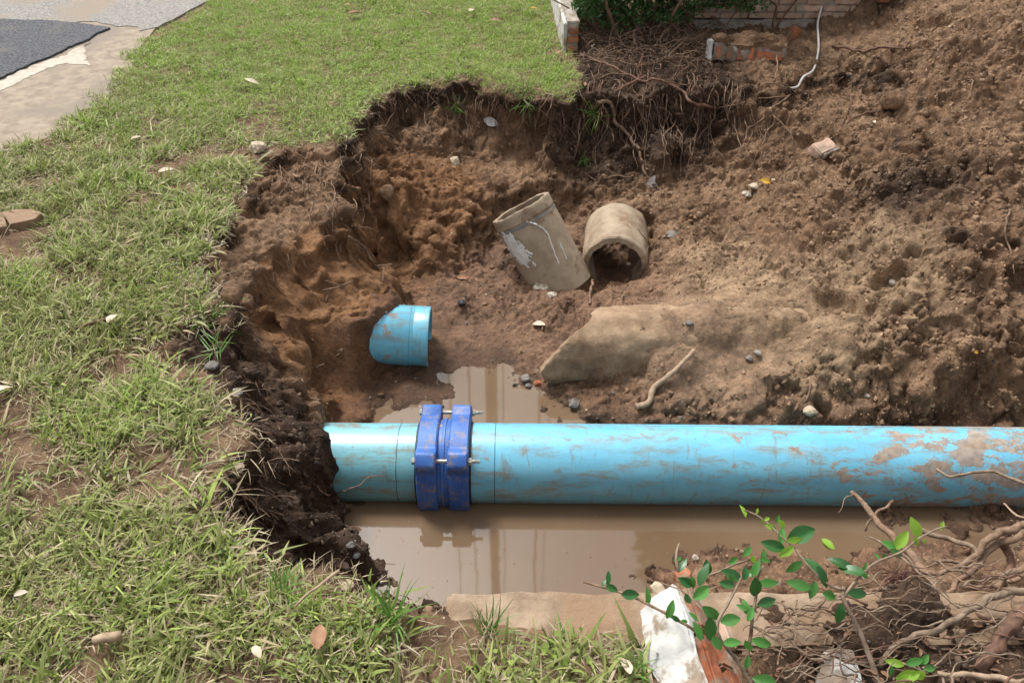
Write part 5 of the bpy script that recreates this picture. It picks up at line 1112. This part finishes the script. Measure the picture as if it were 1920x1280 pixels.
# dead leaf and bark litter under the uprooted shrub and the hedge
lv = [(leafm(k, ['dryleaf', 'root_red', 'root'][k % 3]).copy(), None) for k in range(4)]
cw = cen[sel]; wl_w = np.exp(-(((cw[:, 0] - .95) / .5) ** 2 + ((cw[:, 1] - .92) / .16) ** 2)) * 3 + .8 * np.exp(-(((cw[:, 0] - .9) / .5) ** 2 + ((cw[:, 1] - 5.0) / .35) ** 2)) + .02 * att['inpit']
pos, nn, k = scatter(1900, wl_w * att['inpit']); ok = z_ok(pos); pos, nn = pos[ok], nn[ok]; n_ = len(pos)
instancer('leaf_litter', lv, pos + nn * .006, np.stack([rng.normal(0, .5, n_), rng.normal(0, .5, n_), rng.random(n_) * 6.28], 1), rng.uniform(.006, .022, n_), rng.integers(0, 4, n_), 'small dead leaves and bark bits on the dark soil', {})

fx = rng.uniform(-.6, 2.9, 520); fy = np.where(rng.random(520) < .75, rng.uniform(1.25, 1.92, 520), rng.uniform(2.2, 2.9, 520)); n_ = 520
instancer('floating_bits', lv, np.stack([fx, fy, np.full(n_, ZW + .0012)], 1), np.stack([rng.normal(0, .05, n_), rng.normal(0, .05, n_), rng.random(n_) * 6.28], 1), rng.uniform(.002, .008, n_), rng.integers(0, 4, n_), 'tiny bits of straw and dirt floating on the water', {})

# root fringe hanging from the cut turf
mb_V = []; mb_F = []
pos, nn, k = scatter(3200, att['inpit'] * np.where((cen[sel][:, 2] > -.2) & (att['slope'] > .25), 1.0, 0.02) * (cen[sel][:, 0] < 2.2))
for p, n_ in zip(pos, nn):
    if p[2] < ZW + .02: continue
    L_ = random.uniform(.02, .13) * (1.0 if p[2] > -.2 else .6); q = Vector(p); d = (Vector(n_) * .8 + Vector((random.gauss(0, .5), random.gauss(0, .4), -.3))).normalized(); w_ = random.uniform(.0007, .0019); base = len(mb_V); sidev = Vector((random.gauss(0, 1), random.gauss(0, 1), random.gauss(0, .3))).normalized()
    for j in range(5):
        mb_V += [q - sidev * w_, q + sidev * w_]; d = (d + Vector((random.gauss(0, .25), random.gauss(0, .25), -.38))).normalized(); q = q + d * L_ / 4
    for j in range(4): a = base + j * 2; mb_F.append((a, a + 1, a + 3, a + 2))
o = link('root_fringe', mesh('root_fringe', mb_V, mb_F), M['root']); tag(o, 'fine pale rootlets hanging from the cut edge of the turf', kind='stuff')

# ------------------------------------------------------------------ grass
def grass_material():
    m, nt, p = newmat('grass_blade'); n = N(nt)
    t = n('Attribute', attribute_name='tint', attribute_type='INSTANCER').outputs['Fac']; b = n('Attribute', attribute_name='blade').outputs['Fac']; al = n('Attribute', attribute_name='along').outputs['Fac']
    green = n.mix(b, (.12, .165, .035), (.33, .375, .11)); lush = n.mix(b, (.16, .28, .035), (.34, .50, .08)); col = n.mix(t, green, lush)
    dry = n.mix(b, (.30, .22, .125), (.50, .42, .28)); dm = n('Attribute', attribute_name='dry').outputs['Fac']
    col = n.mix(dm, col, dry); col = n.mix(n.math('MULTIPLY', n.ramp(al, .35, 0.0), .5), col, (.20, .17, .09))
    rv = n('Attribute', attribute_name='val', attribute_type='INSTANCER').outputs['Fac']; col = n('HueSaturation', {'Color': col, 'Value': rv}).outputs[0]
    nt.links.new(col, p.inputs['Base Color']); p.inputs['Roughness'].default_value = .5; p.inputs['Specular IOR Level'].default_value = .3
    tl = n('BsdfTranslucent', {'Color': col}); mx = n('MixShader', {0: .25, 1: p.outputs[0], 2: tl.outputs[0]}); nt.links.new(mx.outputs[0], nt.nodes['Material Output'].inputs['Surface']); return m
GMt = grass_material()
def tuft(seed, nb, L0, L1, wd, lean, dryp, spread=.02):
    r_ = random.Random(seed); V = []; F = []; B = []; A = []; Dr = []
    for i in range(nb):
        L = r_.uniform(L0, L1); w = wd * r_.uniform(.6, 1.25); az = r_.uniform(0, 6.283); th = R(r_.uniform(*lean)); q = Vector((r_.gauss(0, spread), r_.gauss(0, spread), -.004)); bend = R(r_.uniform(15, 70)); tw = r_.uniform(-.6, .6)
        bl = r_.random(); dr = 1.0 if r_.random() < dryp else (r_.random() ** 3 * .5); base = len(V); ns = 4; 
        if dr > .9: th = R(r_.uniform(50, 88)); w *= .7
        for j in range(ns + 1):
            f = j / ns; a = th + bend * f; d = Vector((math.cos(az) * math.sin(a), math.sin(az) * math.sin(a), math.cos(a)))
            if q.z < .002 and d.z < 0: d.z = .02
            s = Vector((-math.sin(az + tw * f), math.cos(az + tw * f), .25)); ww_ = w * (1 if j == 0 else (1 - f ** 2.2)) * (.75 if j == 0 else 1)
            if j < ns: V += [q - s * ww_ / 2, q + s * ww_ / 2]
            else: V.append(q.copy())
            B += [bl] * (2 if j < ns else 1); A += [f] * (2 if j < ns else 1); Dr += [dr] * (2 if j < ns else 1); q = q + d * L / ns
        for j in range(ns - 1): a = base + 2 * j; F.append((a, a + 1, a + 3, a + 2))
        a = base + 2 * (ns - 1); F.append((a, a + 1, a + 2))
    me = mesh('tuft', V, F, True)
    for nm, d_ in (('blade', B), ('along', A), ('dry', Dr)): at_ = me.attributes.new(nm, 'FLOAT', 'POINT'); at_.data.foreach_set('value', d_)
    me.materials.append(GMt); return me
def tuft_flat(seed):                       # small round ground-cover leaves
    r_ = random.Random(seed); V = []; F = []; B = []; A = []; Dr = []
    for i in range(9):
        c = Vector((r_.gauss(0, .018), r_.gauss(0, .018), r_.uniform(.008, .022))); R0 = r_.uniform(.003, .006); base = len(V); V.append(c); bl = r_.random() * .5
        for j in range(7): an = j / 7 * 6.283; V.append(c + Vector((math.cos(an) * R0, math.sin(an) * R0, R0 * .2 + r_.gauss(0, .0006))))
        for j in range(7): F.append((base, base + 1 + j, base + 1 + (j + 1) % 7))
        B += [bl] * 8; A += [1] * 8; Dr += [0] * 8
    me = mesh('tuft', V, F, True)
    for nm, d_ in (('blade', B), ('along', A), ('dry', Dr)): at_ = me.attributes.new(nm, 'FLOAT', 'POINT'); at_.data.foreach_set('value', d_)
    me.materials.append(GMt); return me
TV = [tuft(k, 12, .022, .055, .0052, (15, 75), .26) for k in range(7)] + [tuft(50 + k, 9, .04, .09, .0066, (20, 78), .26) for k in range(6)] + [tuft(80 + k, 8, .02, .06, .0032, (60, 88), 1.0, .03) for k in range(3)] + [tuft_flat(90 + k) for k in range(2)]
variants = [(m_, GMt) for m_ in TV]
NT = 110000
wgt = np.clip(1 - att['inpit'] * 1.02, .0, 1); dist = np.hypot(cen[sel][:, 0], cen[sel][:, 1])
wgt = wgt * np.where(cen[sel][:, 1] > 6.6, .25, 1) * np.where(cen[sel][:, 1] < .7, .3, 1)
pos, nn, k = scatter(NT, wgt)
x, y, z = pos.T
srd = sdist(edge_xy, x, y); spt = sdist(pit_poly, *warpxy(x, y))
den = sstep(-.04, .06, srd + .035 * 2.2 * fbm(x, y, z * 0, 7, 3, 900)) * sstep(-.035, .012, spt + .035 * fbm(x, y, z * 0, 12, 3, 905))
for (u, v, rx, ry, s_) in ((25,430,.16,.17,1.0),(20,465,.12,.12,.9),(490,235,.20,.16,.8),(560,275,.24,.05,.95),(620,262,.12,.06,.8),(270,310,.16,.10,.55),(300,370,.18,.1,.5),(330,645,.12,.05,.9),(60,815,.1,.05,.5),(90,920,.12,.08,.45),(1050,1250,.14,.05,.45),(820,1170,.03,.03,.8),(400,1060,.06,.04,.5),(450,1120,.1,.03,.45),(1060,110,.04,.12,.7),(480,200,.12,.1,.5),(200,245,.1,.1,.4),(330,215,.15,.07,.4),(1130,1245,.16,.05,.4),(250,890,.12,.04,.3),(20,640,.12,.04,.4),(120,1010,.14,.05,.5),(300,1180,.10,.03,.5),(60,1240,.10,.04,.4),(540,1130,.08,.02,.5),(380,930,.06,.06,.4),(200,760,.12,.05,.35),(640,40,.0001,.0001,.0)):
    c = W(u, v, 0); den = den * (1 - s_ * np.exp(-(((x - c.x) / rx) ** 2 + ((y - c.y) / ry) ** 2) ** 1.5))
thin = fbm(x, y, z * 0, 3.0, 4, 910); den = den * (1 - .85 * sstep(-.02, .42, thin) * sstep(4.8, 3.3, y))
den = den * (1 - .75 * sstep(.05, -.25, x - .40) * 0) * (x < .40 + .0 * y) if False else den
slabm = (x > SLX0 - .01) & (y < SLY1 + .02) & (y > SLY0 - .01 + 0 * x); den = np.where(slabm, 0, den)
den = np.where((x > wl0.x - .035 * (y - y0) - .012) & (y > y0 - .03), 0, den); den = np.where((x > .55) , 0, den)
# tongue of sand in front of the footing
keep = rng.random(len(x)) < den; pos, nn, k = pos[keep], nn[keep], k[keep]; x, y, z = pos.T; n_ = len(x)
far = sstep(2.0, 4.6, y + .35 * x); big = rng.random(n_) < (.58 - .56 * far) * (.7 + .6 * (fbm(x, y, z * 0, 4, 2, 920) > 0)); kind = rng.random(n_)
pick = np.where(big, rng.integers(7, 13, n_), rng.integers(0, 7, n_)); thin2 = fbm(x, y, z * 0, 3.0, 4, 910)
pick = np.where(kind < (.38 - .20 * far) + .35 * sstep(.07, .0, sdist(pit_poly, *warpxy(x, y))) + .25 * sstep(0, .5, thin2) * (1 - far), rng.integers(13, 16, n_), pick); pick = np.where((kind > .975) & (y < 2.0), rng.integers(16, 18, n_), pick)
tint = np.clip(.15 + .85 * far + .45 * fbm(x, y, z * 0, 2.2, 3, 930) + rng.normal(0, .12, n_), 0, 1)
rot = np.stack([rng.normal(0, .22, n_), rng.normal(0, .22, n_), rng.random(n_) * 6.28], 1)
# blades at the rim lean out over the pit
sp2 = sdist(pit_poly, *warpxy(x, y)); rimk = sp2 < .05
scl = rng.uniform(.6, 1.25, n_) * (1 - .42 * far) * (1 + .45 * np.clip(fbm(x, y, z * 0, 7, 2, 940), -1, 1)) * np.where(rimk, 1.12, 1)
instancer('grass', variants, pos + np.array([0, 0, .001]), rot, scl, pick, 'green and straw coloured lawn grass around the pit', {'tint': tint, 'val': rng.uniform(.8, 1.2, n_)})
print('GRASS', n_)
# hanging grass tufts on the walls
def big_tuft(label, u, v, L, nb, seed, lean=(20, 75), wd=.005, tint_=.5):
    me = tuft(seed, nb, L * .55, L, wd, lean, .08, .012); mt = M.setdefault('tuftmat', leafmat('tuft_green', (.07, .17, .025), (.17, .32, .05), .5, .3)); me.materials.clear(); me.materials.append(mt)
    o = link('grass_tuft', me, None); p, n_ = PN(u, v); o.location = p + n_ * .004; o.rotation_euler = (n_ + Vector((0, 0, .9))).to_track_quat('Z', 'Y').to_euler(); return tag(o, label, 'grass tuft')
big_tuft('long green grass tuft hanging over the top of the back wall', 985, 190, .17, 26, 501, (30, 95))
big_tuft('dark green tuft growing in the back wall below the reddish root', 1118, 215, .16, 30, 502, (5, 70), .004)
big_tuft('small dark tuft low on the back wall above the pipes', 1092, 300, .08, 22, 503, (20, 80), .003)
big_tuft('yellowish tuft on the cut turf of the back wall', 855, 200, .09, 18, 504)
big_tuft('spreading grass tuft on the dark left bank beside the clods', 385, 600, .12, 34, 505, (20, 75))
big_tuft('grass tuft sticking out of the dark left bank with drooping blades', 405, 655, .10, 16, 506, (40, 90))
big_tuft('tall thin grass clump in front of the footing', 915, 1195, .12, 26, 507, (3, 45), .0055)
big_tuft('bushy grass clump by the left end of the footing', 735, 1165, .14, 30, 508, (5, 60), .0055)
big_tuft('sparse grass clump in front of the fallen chunk', 1190, 1262, .10, 20, 509, (3, 50), .005)
big_tuft('wiry grass tuft with pale stems at the near left rim', 525, 1115, .10, 24, 510, (5, 60), .004)
big_tuft('low grass clump midway in front of the footing', 1040, 1215, .09, 20, 511, (5, 60), .005)
